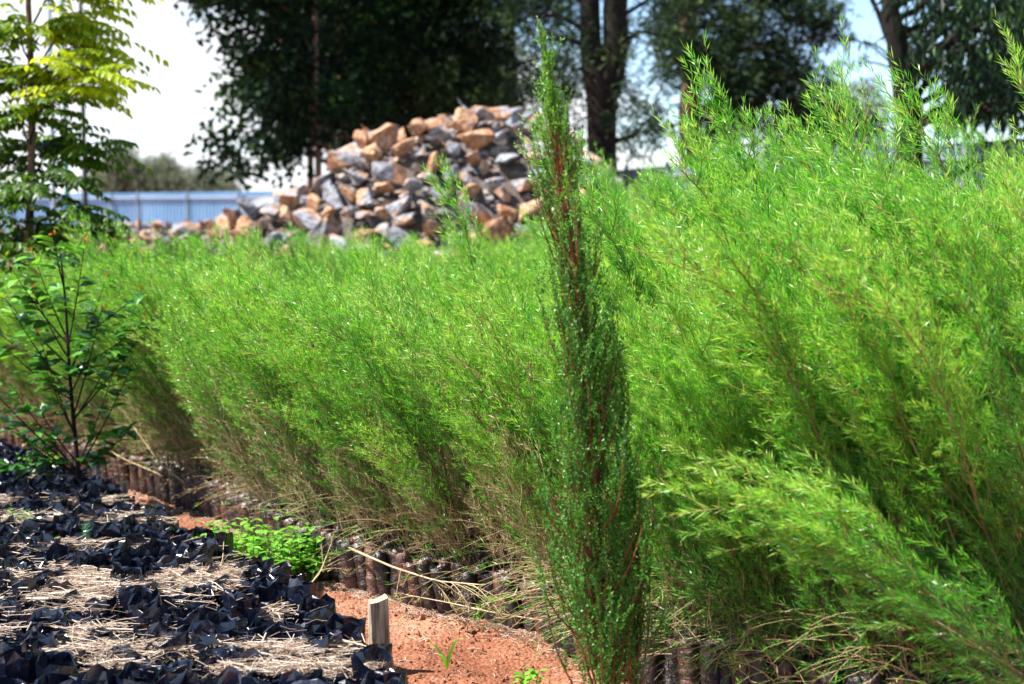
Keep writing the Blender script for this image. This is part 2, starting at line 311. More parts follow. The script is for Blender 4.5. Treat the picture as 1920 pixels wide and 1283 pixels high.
# ------------------------------------------------------------------ corrugated fence
def fence(name, pts, hts, label, material):
    root = thing(name, label, 'fence', (pts[0][0], pts[0][1], 0)); p0 = np.array(pts[0])
    g = Geo(); nr = 7; prof = []
    for i in range(nr):
        a = i / nr
        prof += [(a, 0), (a + .40 / nr, 0), (a + .5 / nr, .05), (a + .9 / nr, .05)]
    prof.append((1.0, 0)); prof = np.array(prof)
    k = len(prof)
    V = np.concatenate([np.c_[prof[:, 0], prof[:, 1], np.zeros(k)], np.c_[prof[:, 0], prof[:, 1], np.ones(k)]])
    F = [[i, i + 1, i + 1 + k, i + k] for i in range(k - 1)]
    g.add(V, F); sheet = g.mesh('sheet', [material], smooth=False)
    gp = Geo(); tube(gp, [(0, 0, 0), (0, 0, 1)], .035, 6); post = gp.mesh('post', [M['postmetal']])
    gr = Geo(); tube(gr, [(0, 0, 0), (1, 0, 0)], .03, 4); rail = gr.mesh('rail', [M['postmetal']], smooth=False)
    for (a, b_), (ha, hb) in zip(zip(pts[:-1], pts[1:]), zip(hts[:-1], hts[1:])):
        a = np.array(a); b_ = np.array(b_); Ls = np.linalg.norm(b_ - a); ns = max(1, round(Ls)); d = (b_ - a) / Ls; rz = math.atan2(d[1], d[0])
        for i in range(ns):
            f = (i + .5) / ns; hh = ha + (hb - ha) * f; q = a + d * Ls * i / ns - p0
            o = link('sheet', sheet, root, (q[0], q[1], 0)); o.rotation_euler = (0, 0, rz); o.scale = (Ls / ns * 1.001, 1, hh)
            if i % 2 == 0:
                o = link('post', post, root, (q[0] + d[1] * .06, q[1] - d[0] * .06, 0)); o.scale = (1, 1, hh + .04)
        o = link('rail', rail, root, (a[0] - p0[0] + d[1] * .045, a[1] - p0[1] - d[0] * .045, hts[0] - .12)); o.rotation_euler = (0, 0, rz); o.scale = (Ls, 1, 1)
fence('corrugated_fence', [(-24, 53), (-12, 49), (-3.2, 45)], [2.2, 2.25, 2.3], 'pale blue corrugated metal fence behind the rubble ridge on the far side', M['sheet'])
fence('corrugated_fence', [(-3.0, 44.8), (2.0, 26), (4.3, 17.8), (7.2, 9.5), (8.4, 5)], [2.3, 2.35, 2.35, 2.35, 2.35], 'blue-grey corrugated metal fence running behind the tall saplings and tree trunks', M['darksheet'])

# ------------------------------------------------------------------ poles
def pole(px, d, r_, h, material, label):
    x = at(px, 300, d)[0]; g = Geo(); tube(g, [(0, 0, 0), (0, 0, .6), (0, 0, h)], [r_ * 1.2, r_, r_ * .8], 10)
    root = thing('metal_pole', label, 'pole', (x, d, 0)); link('shaft', g.mesh('shaft', [material]), root)
    g2 = Geo(); tube(g2, [(0, 0, 0), (0, 0, .06)], [r_ * 2.4, r_ * 2.4], 4); link('base_plate', g2.mesh('base_plate', [material], False), root)
pole(158, 26, .045, 7.5, M['darkpaint'], 'thin dark metal pole standing behind the yellow-green tree')
pole(124, 29, .05, 7.5, M['greenpaint'], 'thin green painted metal pole beside the dark one')
pole(99, 32, .06, 8, M['bluepaint'], 'pale blue-grey metal pole behind the trunk of the yellow-green tree')

# ------------------------------------------------------------------ rocks
def hull_rock(rng, flat=1.0):
    import bmesh
    bm = bmesh.new()
    n_ = rng.integers(9, 14)
    P = unit(rng.normal(size=(n_, 3))) * rng.uniform(.75, 1.1, (n_, 1)) * np.array([1, rng.uniform(.6, .95), flat * rng.uniform(.3, .8)])
    for p_ in P: bm.verts.new(p_ * .5)
    rr = bmesh.ops.convex_hull(bm, input=list(bm.verts))
    for v in [v for v in bm.verts if not v.link_faces]: bm.verts.remove(v)
    bmesh.ops.dissolve_limit(bm, angle_limit=R(14), verts=bm.verts, edges=bm.edges)
    bmesh.ops.bevel(bm, geom=list(bm.edges), offset=.022, segments=1, affect='EDGES', profile=.6)
    bmesh.ops.triangulate(bm, faces=bm.faces)
    for v in bm.verts: v.co += Vector(rng.normal(size=3) * .012)
    me = bpy.data.meshes.new('rock'); bm.to_mesh(me); bm.free(); me.materials.append(M['rock'])
    return me
rng = np.random.default_rng(11)
ROCKS = [hull_rock(rng) for _ in range(22)]
def rock_heap(name, label, xs, zs, yc, halfd, size, count, seed, cat='rock pile'):
    """heap whose crest height is zs over xs; rocks laid over its surface"""
    rng = np.random.default_rng(seed)
    root = thing(name, label, cat, (xs[len(xs) // 2], yc, 0)); o0 = np.array([xs[len(xs) // 2], yc, 0])
    def H(x, y):
        c = np.interp(x, xs, zs, left=0, right=0); k = np.clip(1 - np.abs(y - yc) / halfd, 0, 1)
        return c * np.minimum(1, k * 1.15)
    gx_ = np.linspace(xs[0], xs[-1], 60); gy_ = np.linspace(yc - halfd, yc + halfd, 30)
    XX, YY = np.meshgrid(gx_, gy_); ZZ = np.maximum(H(XX, YY) - size * .55, -.05) + .1 * (vnoise(XX * 5, YY * 5, 2) - .5)
    ZZ[0] = ZZ[-1] = -.1
    g = Geo(); II = (np.arange(29)[:, None] * 60 + np.arange(59)[None]).ravel()
    g.add(np.stack([XX, YY, ZZ], -1).reshape(-1, 3) - o0, np.stack([II, II + 1, II + 61, II + 60], -1))
    co = link('rubble_core', g.mesh('rubble_core', [M['rubble']], False), root); tag(co, kind='stuff')
    pts = []; tries = 0
    while len(pts) < count and tries < 30000:
        tries += 1
        x = rng.uniform(xs[0], xs[-1]); y = rng.uniform(yc - halfd, yc + halfd * .2)
        z_ = H(x, y)
        if z_ < .15 and rng.random() < .6: continue
        s = size * (.62 + .85 * rng.uniform() ** 1.4) * (1.1 if z_ < 1 else 1)
        if all((x - a) ** 2 + (y - b) ** 2 + (z_ - c) ** 2 > (.275 * (s + s2)) ** 2 for a, b, c, s2 in pts):
            pts.append((x, y, z_, s))
    print('ROCKS', name, len(pts))
    chips = Geo()
    for q in range(count * 5):
        x = rng.uniform(xs[0], xs[-1]); y = rng.uniform(yc - halfd, yc + halfd * .2); me_ = ROCKS[rng.integers(len(ROCKS))]; s = rng.uniform(.07, .2)
        v = np.empty(len(me_.vertices) * 3, np.float32); me_.vertices.foreach_get('co', v); f = np.array([p_.vertices[:] for p_ in me_.polygons]); a_ = rng.uniform(0, 6.28)
        RM = np.array(Matrix.Rotation(a_, 3, 'Z') @ Matrix.Rotation(rng.normal() * .5, 3, 'X')); chips.add(v.reshape(-1, 3) @ RM.T * s + np.array([x, y, H(x, y) - size * .40]) - o0, f)
    tag(link('chips', chips.mesh('chips', [M['chip']], False), root), kind='stuff')
    for x, y, z_, s in pts:
        o = link('rock', ROCKS[rng.integers(len(ROCKS))], root, (x - o0[0], y - o0[1], max(z_ - s * .12, s * .2)))
        o.rotation_euler = (rng.uniform(-.7, .7), rng.uniform(-.7, .7), rng.uniform(0, 6.28)); o.scale = (s, s, s * rng.uniform(.8, 1.15))
    return root
yc = 17.6; sc_ = yc / FPX
prof = [(420, 395), (450, 372), (500, 352), (560, 338), (600, 335), (630, 305), (655, 262), (700, 236), (760, 226), (850, 208), (905, 192), (960, 192), (1010, 208), (1045, 236), (1085, 268), (1115, 286), (1150, 330), (1180, 360), (1230, 410)]
rock_heap('rock_pile', 'heap of broken orange and grey quarry stones rising behind the green saplings',
          [(a - 960) * sc_ for a, b in prof], [1.6 + (400 - b) * sc_ - .1 for a, b in prof], yc, 2.7, .46, 299, 5)
rock_heap('rubble_ridge', 'low ridge of orange and grey rubble in front of the pale blue fence',
          [-11, -9.5, -8.2, -7.2, -6, -5.2, -4.3, -3.4], [1.15, 1.27, 1.36, 1.36, 1.46, 1.42, 1.5, 1.2], 24, 1.9, .36, 230, 9)

# ------------------------------------------------------------------ background trees
def limb(rng, a, b, sag=0.0, n_=7, wob=.06):
    a = np.array(a, float); b = np.array(b, float); t_ = np.linspace(0, 1, n_)[:, None]; Lb = np.linalg.norm(b - a)
    P = a + (b - a) * t_; P[:, 2] += (np.sin(t_[:, 0] * PI) * sag * Lb)
    w_ = rng.normal(size=(n_, 3)) * wob * Lb * .4; w_[0] = w_[-1] = 0
    return P + w_
def crown_leaves(g, rng, centres, radii, per, style, L_, W_, flat=.75):
    for c, r_ in zip(centres, radii):
        k = max(6, int(per * (r_ / .4) ** 2)); base_t = rng.uniform(.1, .7)
        d = rng.normal(size=(k, 3)); d = unit(d) * (rng.uniform(0, 1, (k, 1)) ** .55) * r_ * np.array([1, 1, flat])
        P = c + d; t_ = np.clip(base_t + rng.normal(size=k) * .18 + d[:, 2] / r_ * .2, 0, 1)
        if style == 'broad':
            D = d * .6 / r_ + rng.normal(size=(k, 3)) * .6 + np.array([0, 0, -.25]); kites(g, P, D, None, rng, L_ * rng.uniform(.7, 1.3, k), W_ * rng.uniform(.7, 1.2, k), 0, t_, .15)
        elif style == 'droop':
            D = rng.normal(size=(k, 3)) * .33 + np.array([0, 0, -1.0]) + d / r_ * .2; kites(g, P, D, None, rng, L_ * rng.uniform(.7, 1.3, k), W_ * rng.uniform(.8, 1.2, k), 0, t_, .12)
        else:      # feather: fronds of narrow leaflets
            D = d / r_ * .9 + rng.normal(size=(k, 3)) * .3 + np.array([0, 0, -.2]); D = unit(D)
            for q in range(5):
                kites(g, P + D * L_ * .22 * q, D + rng.normal(size=(k, 3)) * .55, None, rng, L_ * .55, W_, 0, t_, .1)
def tree(name, label, base, trunk_pts, trunk_r, clumps, radii, per, style, L_, W_, lm, bm_, seed, branches=14, group=None, cat='tree', flat=.75):
    rng = np.random.default_rng(seed); base = np.array(base, float)
    root = thing(name, label, cat, base, group)
    g = Geo(); tp = np.array(trunk_pts, float) - base
    tpp = np.stack([np.interp(np.linspace(0, 1, 16), np.linspace(0, 1, len(tp)), tp[:, k]) for k in range(3)], 1)
    tpp[1:-1] += rng.normal(size=(14, 3)) * trunk_r * .12
    rr = np.linspace(trunk_r * 1.15, trunk_r * .55, 16); rr[0] *= 1.25
    tube(g, tpp, rr, 12)
    link('trunk', g.mesh('trunk', [bm_]), root)
    C_ = np.array(clumps) - base
    g = Geo()
    idx = rng.permutation(len(C_))[:branches]
    for i in idx:
        c = C_[i]; cand = tpp[np.abs(tpp[:, 2] - (c[2] - .25 * np.linalg.norm(c[:2] - tpp[8, :2]) - .2)).argmin()]
        tube(g, limb(rng, cand, c, .06), np.linspace(trunk_r * .28, .012, 7), 5)
    if branches: link('limb', g.mesh('limb', [bm_]), root)['kind'] = 'stuff'
    g = Geo(); crown_leaves(g, rng, C_, radii, per, style, L_, W_, flat)
    o = link('crown', g.mesh('crown', [lm], False), root); return root
def sample_clumps(rng, n_, xr, yr, zr, zmin=None, keep=None, r=(.25, .5)):
    out_ = []
    while len(out_) < n_:
        p_ = np.array([rng.uniform(*xr), rng.uniform(*yr), rng.uniform(*zr)])
        if zmin is not None and p_[2] < zmin(p_[0]): continue
        if keep is not None and not keep(p_): continue
        out_.append(p_)
    return np.array(out_), rng.uniform(*r, len(out_))
rng = np.random.default_rng(21)
# dense dark broad-leaved tree left of the rock pile
zmA = lambda x: np.interp(x, [-4.7, -4.45, -4.1, -3.75, -3.3, -2.9, -2.5, -1.9], [3.5, 2.7, 2.1, 1.98, 2.1, 2.25, 2.35, 2.3])
c, r_ = sample_clumps(rng, 215, (-4.2, -1.9), (19.3, 22.3), (1.9, 6.6), zmA, lambda p_: p_[0] > -4.1 + .2 * math.sin(p_[2] * 5) and (p_[2] > 3.4 or rng.random() < .6) and vnoise(np.array([p_[0] * 1.7]), np.array([p_[2] * 1.7]), 5)[0] > .33)
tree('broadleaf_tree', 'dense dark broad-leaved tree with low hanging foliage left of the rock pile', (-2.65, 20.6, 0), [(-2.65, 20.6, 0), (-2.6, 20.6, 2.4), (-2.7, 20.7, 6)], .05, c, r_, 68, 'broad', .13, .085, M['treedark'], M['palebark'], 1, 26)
# slim trunks beside it
for k_, (px, d, rr_, lab) in enumerate([(578, 22.5, .05, 'slim dark tree with thin bare lower trunk at the left end of the rock pile'), (640, 24, .07, 'slim dark tree whose trunk rises just behind the left shoulder of the rock pile')]):
    x = at(px, 300, d)[0]
    c, r_ = sample_clumps(rng, 60, (x - 1.0, x + 1.1), (d - .8, d + 1), (2.9, 6.8))
    tree('slim_tree', lab, (x, d, 0), [(x, d, 0), (x + .05, d, 3), (x - .1, d, 6.5)], rr_, c, r_, 80, 'broad', .12, .07, M['treedark'], M['palebark'], 50 + k_, 12)
# dark feathery trees behind the pile
c, r_ = sample_clumps(rng, 230, (-2.9, -.2), (24, 27), (2.9, 7.8), lambda x: np.interp(x, [-3, -2, -1, 0], [2.4, 2.7, 3.1, 3.5]), None, (.35, .62))
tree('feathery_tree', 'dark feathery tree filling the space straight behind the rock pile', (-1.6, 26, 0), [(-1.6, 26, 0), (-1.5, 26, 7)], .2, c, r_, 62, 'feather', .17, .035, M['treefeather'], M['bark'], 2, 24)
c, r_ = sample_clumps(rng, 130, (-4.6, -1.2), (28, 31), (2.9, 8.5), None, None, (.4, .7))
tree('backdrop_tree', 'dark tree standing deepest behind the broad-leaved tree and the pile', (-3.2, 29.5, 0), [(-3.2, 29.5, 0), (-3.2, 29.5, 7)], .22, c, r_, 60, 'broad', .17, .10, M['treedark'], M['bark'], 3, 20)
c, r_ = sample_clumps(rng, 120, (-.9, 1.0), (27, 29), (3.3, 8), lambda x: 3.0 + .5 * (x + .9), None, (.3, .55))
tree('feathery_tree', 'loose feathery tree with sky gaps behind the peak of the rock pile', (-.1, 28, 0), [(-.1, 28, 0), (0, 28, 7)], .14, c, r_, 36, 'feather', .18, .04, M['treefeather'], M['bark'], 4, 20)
# big forked trunk
def forked():
    rng = np.random.default_rng(77); d = 21.0; P = lambda px, py: at(px, py, d)
    base = P(1132, 400); base[2] = 0
    root = thing('forked_tree', 'big tree with thick dark trunk forking in two right of the rock pile', 'tree', base)
    g = Geo(); q = lambda *a: np.array([P(*b_) - base for b_ in a])
    tr = np.concatenate([[[0, 0, 0], [0, 0, 1.0]], q((1130, 350), (1129, 290), (1128, 220), (1130, 150))]); tube(g, tr, [.34, .28, .22, .20, .205, .24], 14, cap=False)
    tube(g, q((1124, 170), (1114, 125), (1107, 80), (1106, 20), (1100, -150), (1080, -420)), [.20, .18, .15, .14, .12, .05], 10)
    tube(g, q((1136, 170), (1148, 125), (1155, 80), (1153, 20), (1170, -160), (1200, -420)), [.21, .19, .18, .17, .13, .05], 10)
    link('trunk', g.mesh('trunk', [M['bark']]), root)
    g = Geo(); tube(g, q((1140, 270), (1165, 262), (1190, 252), (1215, 225), (1240, 205)) , [.05, .035, .03, .02, .01], 6)
    for a in [((1106, 90), (1060, 70), (1010, 60)), ((1106, 60), (1050, 30), (975, 20)), ((1156, 90), (1200, 60), (1260, 70)), ((1152, 40), (1200, 10), (1250, -20)), ((1110, 20), (1040, -40), (980, -60)), ((1150, 0), (1230, -80), (1300, -120))]:
        tube(g, q(*a), [.05, .03, .012], 5)
    o = link('limb', g.mesh('limb', [M['bark']]), root); o['kind'] = 'stuff'
    cl = []; 
    for (x0, x1, y0, y1, n_) in [(930, 1100, -30, 60, 20), (950, 1090, 60, 150, 15), (1160, 1270, 60, 170, 17), (1170, 1290, -30, 60, 20), (1165, 1250, 170, 260, 12), (1030, 1080, 180, 260, 5), (1060, 1200, 40, 110, 8), (900, 1320, -460, -30, 110), (1010, 1090, 110, 230, 12), (940, 1010, 140, 220, 8), (1160, 1260, 190, 300, 12)]:
        for _ in range(n_): cl.append(at(rng.uniform(x0, x1), rng.uniform(y0, y1), d + rng.uniform(-1.2, 1.2)) - base)
    g = Geo(); crown_leaves(g, rng, np.array(cl), rng.uniform(.16, .34, len(cl)), 60, 'feather', .12, .022, .8)
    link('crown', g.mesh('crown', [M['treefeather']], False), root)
forked()
# grevillea-like tree on the right centre
def boxes(rng, lst, d, dv):
    return np.array([at(rng.uniform(a, b_), rng.uniform(c_, e), d + rng.uniform(-dv, dv)) for a, b_, c_, e, n_ in lst for _ in range(n_)])
rng = np.random.default_rng(31)
c = boxes(rng, [(1240, 1570, -40, 80, 90), (1260, 1510, 80, 160, 55), (1370, 1570, 120, 240, 48), (1320, 1420, 150, 260, 26), (1200, 1620, -420, -40, 170)], 26, 1.3)
b0 = at(1298, 300, 26); b0[2] = 0
tree('silky_tree', 'big silky grey-green tree with fern-like foliage right of the forked trunk', b0, [b0, at(1294, 140, 26), at(1285, 20, 26), at(1300, -300, 26)], .19, c, rng.uniform(.2, .42, len(c)), 62, 'feather', .15, .035, M['treefeather'], M['palebark'], 32, 30)
c = boxes(rng, [(1440, 1660, 225, 320, 50), (1480, 1560, 190, 240, 10)], 31, .8)
b0 = at(1540, 300, 31); b0[2] = 0
tree('dark_shrub', 'low dark rounded shrub standing under the silky tree', b0, [b0, at(1540, 300, 31)], .07, c, rng.uniform(.25, .45, len(c)), 90, 'broad', .12, .06, M['treedark'], M['bark'], 33, 8, cat='shrub')
c = boxes(rng, [(1510, 1660, 180, 250, 34), (1560, 1640, 160, 200, 8)], 38, .8)
b0 = at(1590, 300, 38); b0[2] = 0
tree('pale_shrub', 'pale green bushy tree far behind, below the bright gap in the leaves', b0, [b0, at(1590, 230, 38)], .1, c, rng.uniform(.3, .5, len(c)), 70, 'broad', .14, .06, M['grey'], M['bark'], 34, 8)
# gum tree
d = 15.0; b0 = at(1715, 380, d); b0[2] = 0
c = boxes(rng, [(1730, 1960, -40, 60, 66), (1715, 1800, 20, 130, 26), (1790, 1960, 60, 190, 80), (1760, 1900, 130, 235, 36), (1880, 2100, -100, 250, 50), (1560, 2100, -520, -60, 130), (1640, 1690, -40, 30, 2)], d, 1.1)
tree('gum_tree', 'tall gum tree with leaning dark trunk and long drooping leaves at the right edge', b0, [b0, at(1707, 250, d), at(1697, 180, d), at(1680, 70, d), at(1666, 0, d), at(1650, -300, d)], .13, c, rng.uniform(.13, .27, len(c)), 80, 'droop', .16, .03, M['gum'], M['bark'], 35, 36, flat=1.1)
# small dark bits of canopy between silky and gum
c = boxes(rng, [(1590, 1650, 60, 115, 10), (1560, 1680, -80, 10, 12)], 19, .5); b0 = at(1700, 300, 19); b0[2] = 0
tree('young_gum_tree', 'young gum tree with a small leaf cluster left of the leaning trunk', b0, [b0, at(1720, 200, 19), at(1660, 60, 19), at(1620, -40, 19)], .05, c, rng.uniform(.1, .2, len(c)), 50, 'droop', .11, .02, M['gum'], M['bark'], 36, 8)
# far casuarinas behind the fence
for k_, (x0, x1, top) in enumerate([(175, 285, 300), (275, 345, 315), (335, 425, 325)]):
    c = boxes(rng, [(x0, x1, top + 25, 385, 46), ((x0 * 2 + x1) / 3, (x0 + x1 * 2) / 3, top, top + 35, 12)], 78, 1.5); xm = (x0 + x1) / 2; b0 = at(xm, 380, 78); b0[2] = 0
    tree('casuarina_tree', ['grey-green casuarina tree behind the pale fence, leftmost and tallest of three', 'small grey-green casuarina tree behind the pale fence, middle of three', 'grey-green casuarina tree behind the pale fence, next to the dark broad-leaved tree'][k_], b0, [b0, at(xm, top + 20, 78)], .14, c, rng.uniform(.35, .7, len(c)), 40, 'feather', .38, .07, M['grey'], M['palebark'], 60 + k_, 14, 'casuarina trees behind the fence', flat=1.2)

# ------------------------------------------------------------------ narrow-leaved saplings
def sapling(seed, h, lean, nb, blen, t0, leafL, dens=1.0, brown=.35, nod=.10, leafW=.0038):
    rng = np.random.default_rng(seed); st = Geo(); fo = Geo()
    n_ = 14; t_ = np.linspace(0, 1, n_)
    ph = rng.uniform(0, 6, 4)
    P = np.stack([-lean * h * t_ ** 1.35 + .02 * h * np.sin(t_ * 7 + ph[0]) * t_ - nod * h * np.clip((t_ - .84) / .16, 0, 1) ** 1.6,
                  .05 * h * np.sin(t_ * 3 + ph[1]) * t_ + .012 * h * np.sin(t_ * 9 + ph[2]),
                  h * t_ * (1 - .5 * lean * t_ * lean)], 1)
    rs = np.interp(t_, [0, .6, 1], [.0055, .0035, .0012]) * (h / 1.5)
    k = 10; tube(st, P[:k], rs[:k], 5, 0); tube(st, P[k - 1:], rs[k - 1:], 4, 1)
    def leafy(path, start, dens_, tone0, tone1, Lf, mslot=0):
        seg = np.linalg.norm(np.diff(path, axis=0), axis=1); tot = seg.sum(); cnt = int(tot * (1 - start) / .0085 * dens_ * dens)
        if cnt < 2: return
        s_ = np.sort(rng.uniform(start, 1, cnt)); cum = np.concatenate([[0], np.cumsum(seg)]) / tot
        Q = np.stack([np.interp(s_, cum, path[:, i]) for i in range(3)], 1); T = unit(np.stack([np.interp(np.minimum(s_, .98), cum[:-1], unit(np.diff(path, axis=0))[:, i]) for i in range(3)], 1))
        a_ = np.arange(cnt) * 2.4 + rng.uniform(0, 6); A = unit(np.cross(T, rng.normal(size=3))); B = np.cross(T, A)
        out_ = A * np.cos(a_)[:, None] + B * np.sin(a_)[:, None]
        op = np.interp(s_, [start, .85, 1], [.72, .6, .28]) * rng.uniform(.7, 1.3, cnt)
        D = T + out_ * op[:, None] + np.array([0, 0, .10])
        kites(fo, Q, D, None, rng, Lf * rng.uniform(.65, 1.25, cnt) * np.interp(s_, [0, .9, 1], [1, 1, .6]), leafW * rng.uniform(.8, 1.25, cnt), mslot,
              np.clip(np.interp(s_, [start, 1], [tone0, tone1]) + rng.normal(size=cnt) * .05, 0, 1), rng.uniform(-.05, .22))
    az_ = rng.uniform(0, 6)
    for i in range(nb):
        tt = t0 + (.97 - t0) * ((i + rng.uniform(0, .8)) / nb) ** .9; az_ += 2.4 + rng.normal() * .4
        c0 = np.array([np.interp(tt, t_, P[:, q]) for q in range(3)])
        Lb = blen * h * (.35 + .65 * (1 - tt) ** .7) * rng.uniform(.65, 1.2)
        if tt < .3 and brown > 0: Lb *= .8
        e0 = rng.uniform(.75, 1.12)
        d0 = np.array([math.cos(az_) * math.cos(e0), math.sin(az_) * math.cos(e0), math.sin(e0)])
        d1 = unit(np.array([d0[0] * .4 - .30 - lean * .6, d0[1] * .35, 1.0]))
        u_ = np.linspace(0, 1, 6)[:, None]; dd = unit(d0 * (1 - u_) + d1 * u_)
        dd[-1] = unit(dd[-1] + np.array([-.45, 0, -.25])); path = c0 + np.concatenate([[[0, 0, 0]], np.cumsum(dd[1:] * Lb / 5, 0)])
        dead = brown > 0 and rng.random() < np.interp(tt, [t0, brown, brown + .1], [.75, .25, 0])
        tube(st, path, np.linspace(.0024, .0008, 6) * (h / 1.5), 3, 2 if dead else 1, cap=False)
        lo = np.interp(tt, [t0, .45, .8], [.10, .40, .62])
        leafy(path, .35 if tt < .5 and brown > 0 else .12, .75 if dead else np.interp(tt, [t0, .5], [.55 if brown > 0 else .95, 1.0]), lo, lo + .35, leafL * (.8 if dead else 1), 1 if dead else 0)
        for q in range(rng.integers(2, 5)):
            v = rng.integers(1, 5); b0_ = path[v]; dz = unit(dd[v] + rng.normal(size=3) * .45 + np.array([-.1, 0, .25]))
            l2 = rng.uniform(.06, .15) * h / 1.5; u2 = np.linspace(0, 1, 4)[:, None]; p2 = b0_ + dz * l2 * u2 + np.array([-.25, 0, .1]) * l2 * u2 ** 2
            tube(st, p2, [.0012, .001, .0008, .0005], 3, 2 if dead else 1, cap=False)
            leafy(p2, .1, .8 if dead else .9, lo, lo + .4, leafL * .85, 1 if dead else 0)
    leafy(P[8:], .0, .9, .45, .95, leafL)
    return st, fo
VAR = []
def addvar(*a, **k):
    st, fo = sapling(*a, **k)
    j = Geo(); j.merge(st, 0); j.merge(fo, 3)
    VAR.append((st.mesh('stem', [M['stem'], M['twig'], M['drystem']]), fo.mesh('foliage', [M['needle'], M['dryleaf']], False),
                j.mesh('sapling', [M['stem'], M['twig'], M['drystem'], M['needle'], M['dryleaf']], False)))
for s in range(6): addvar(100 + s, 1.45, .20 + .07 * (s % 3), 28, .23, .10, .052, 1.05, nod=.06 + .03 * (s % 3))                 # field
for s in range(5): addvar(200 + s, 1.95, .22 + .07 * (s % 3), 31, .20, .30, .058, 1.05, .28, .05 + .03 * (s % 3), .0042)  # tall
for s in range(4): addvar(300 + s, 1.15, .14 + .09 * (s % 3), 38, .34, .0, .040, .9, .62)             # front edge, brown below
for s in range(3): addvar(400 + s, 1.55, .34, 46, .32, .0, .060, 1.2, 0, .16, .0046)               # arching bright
# pots
def pot_mesh(seed):
    rng = np.random.default_rng(seed); g = Geo(); ns, nr = 14, 11
    a = np.arange(ns) * 2 * PI / ns; V = []
    h_ = .205
    for k in range(nr):
        f = k / (nr - 1); rr_ = .0315 + .003 * np.sin(a * 2 + seed) + rng.normal(size=ns) * .0016 + .0022 * math.sin(k * 2.4 + seed)
        if k == 0: rr_ = rr_ * .82
        V.append(np.stack([np.cos(a) * rr_, np.sin(a) * rr_, np.full(ns, h_ * f) + (rng.normal(size=ns) * .004 if k == nr - 1 else 0)], 1))
    V.append(V[-1] * np.array([.9, .9, 1])); V.append(V[-1] * np.array([1, 1, 0]) + np.array([0, 0, h_ * .93]))
    V = np.concatenate(V); nr2 = nr + 2
    i = np.arange(nr2 - 1)[:, None] * ns; j = np.arange(ns)[None]
    F = np.stack([i + j, i + (j + 1) % ns, i + ns + (j + 1) % ns, i + ns + j], -1).reshape(-1, 4); g.add(V, F)
    g.add([(0, 0, h_ * .94)], np.zeros((0, 3), int)); b0_ = (nr2 - 1) * ns
    g.f3.append(np.array([[b0_ + q, b0_ + (q + 1) % ns, g.n - 1] for q in range(ns)])); g.m3.append(np.full(ns, 1))
    return g.mesh('tube_pot', [M['dustyplastic'], M['potsoil']], True)
POTS = [pot_mesh(s) for s in range(6)]
EDGE = [(-8.5, 13.8), (-5.0, 11.4), (-3.5, 10.0), (-2.9, 9.5), (-2.05, 8.55), (-1.52, 7.85), (-.86, 6.65), (-.40, 6.12), (.10, 5.72), (.30, 5.28), (.52, 5.0), (.8, 4.74), (1.2, 4.52), (1.6, 4.38), (2.9, 4.2)]
EDGE = np.array(EDGE)
def edge_y(x): return np.interp(x, EDGE[:, 0], EDGE[:, 1])
def hmul(x):   # wanted height by place
    return np.interp(x, [-6, -3.4, -2, -.2, .25, .7, 1.1, 1.5, 6], [.95, 1.0, 1.08, 1.11, 1.08, 1.14, 1.38, 1.48, 1.55])
def bases():
    rng = np.random.default_rng(5); out_ = []
    seg = np.linalg.norm(np.diff(EDGE, axis=0), axis=1); cum = np.concatenate([[0], np.cumsum(seg)])
    for row in range(0, 4):
        pitch = [.074, .082, .10, .12][row]; off = [.0, .07, .16, .27][row]
        for s_ in np.arange(cum[2], cum[-2] + .3, pitch):
            x = np.interp(s_, cum, EDGE[:, 0]); y = np.interp(s_, cum, EDGE[:, 1]); i = min(max(np.searchsorted(cum, s_) - 1, 0), len(seg) - 1)
            d_ = (EDGE[i + 1] - EDGE[i]) / seg[i]; nrm = np.array([-d_[1], d_[0]])
            p_ = np.array([x, y]) + nrm * (off + rng.normal() * .008) + d_ * rng.normal() * .006
            if abs(p_[0]) > .35 * p_[1] + .35: continue
            out_.append((p_[0], p_[1], row))
    return out_
cand = bases(); cand.sort(key=lambda q: math.hypot(q[0], q[1]) + (0 if q[2] == 0 else .6))
IND, REST = cand[:283], cand[283:]
rng = np.random.default_rng(8)
def place_sapling(x, y, v, s, rz, label, group=None, tilt=(0, 0), pot=True, name='potted_sapling'):
    root = thing(name, label, 'sapling', (x, y, 0), group); root.rotation_euler = (0, 0, rz)
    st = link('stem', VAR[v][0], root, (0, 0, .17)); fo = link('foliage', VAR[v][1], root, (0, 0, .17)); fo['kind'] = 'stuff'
    for o in (st, fo): o.scale = (s, s, s); o.rotation_euler = (tilt[0], tilt[1], 0)
    if pot:
        o = link('tube_pot', POTS[rng.integers(6)], root, (0, 0, -.006)); o.rotation_euler = (rng.normal() * .05, rng.normal() * .06 - .10, -rz); q = rng.uniform(.93, 1.1); o.scale = (1, 1, q)
    return root
def nth(k):
    k = int(k); return '%d%s' % (k, 'th' if 10 <= k % 100 <= 20 else {1: 'st', 2: 'nd', 3: 'rd'}.get(k % 10, 'th'))
XT = .33
rows = {}
for q in IND: rows.setdefault(q[2], []).append(q)
ROWN = ['outermost row', 'second row', 'third row', 'fourth row']
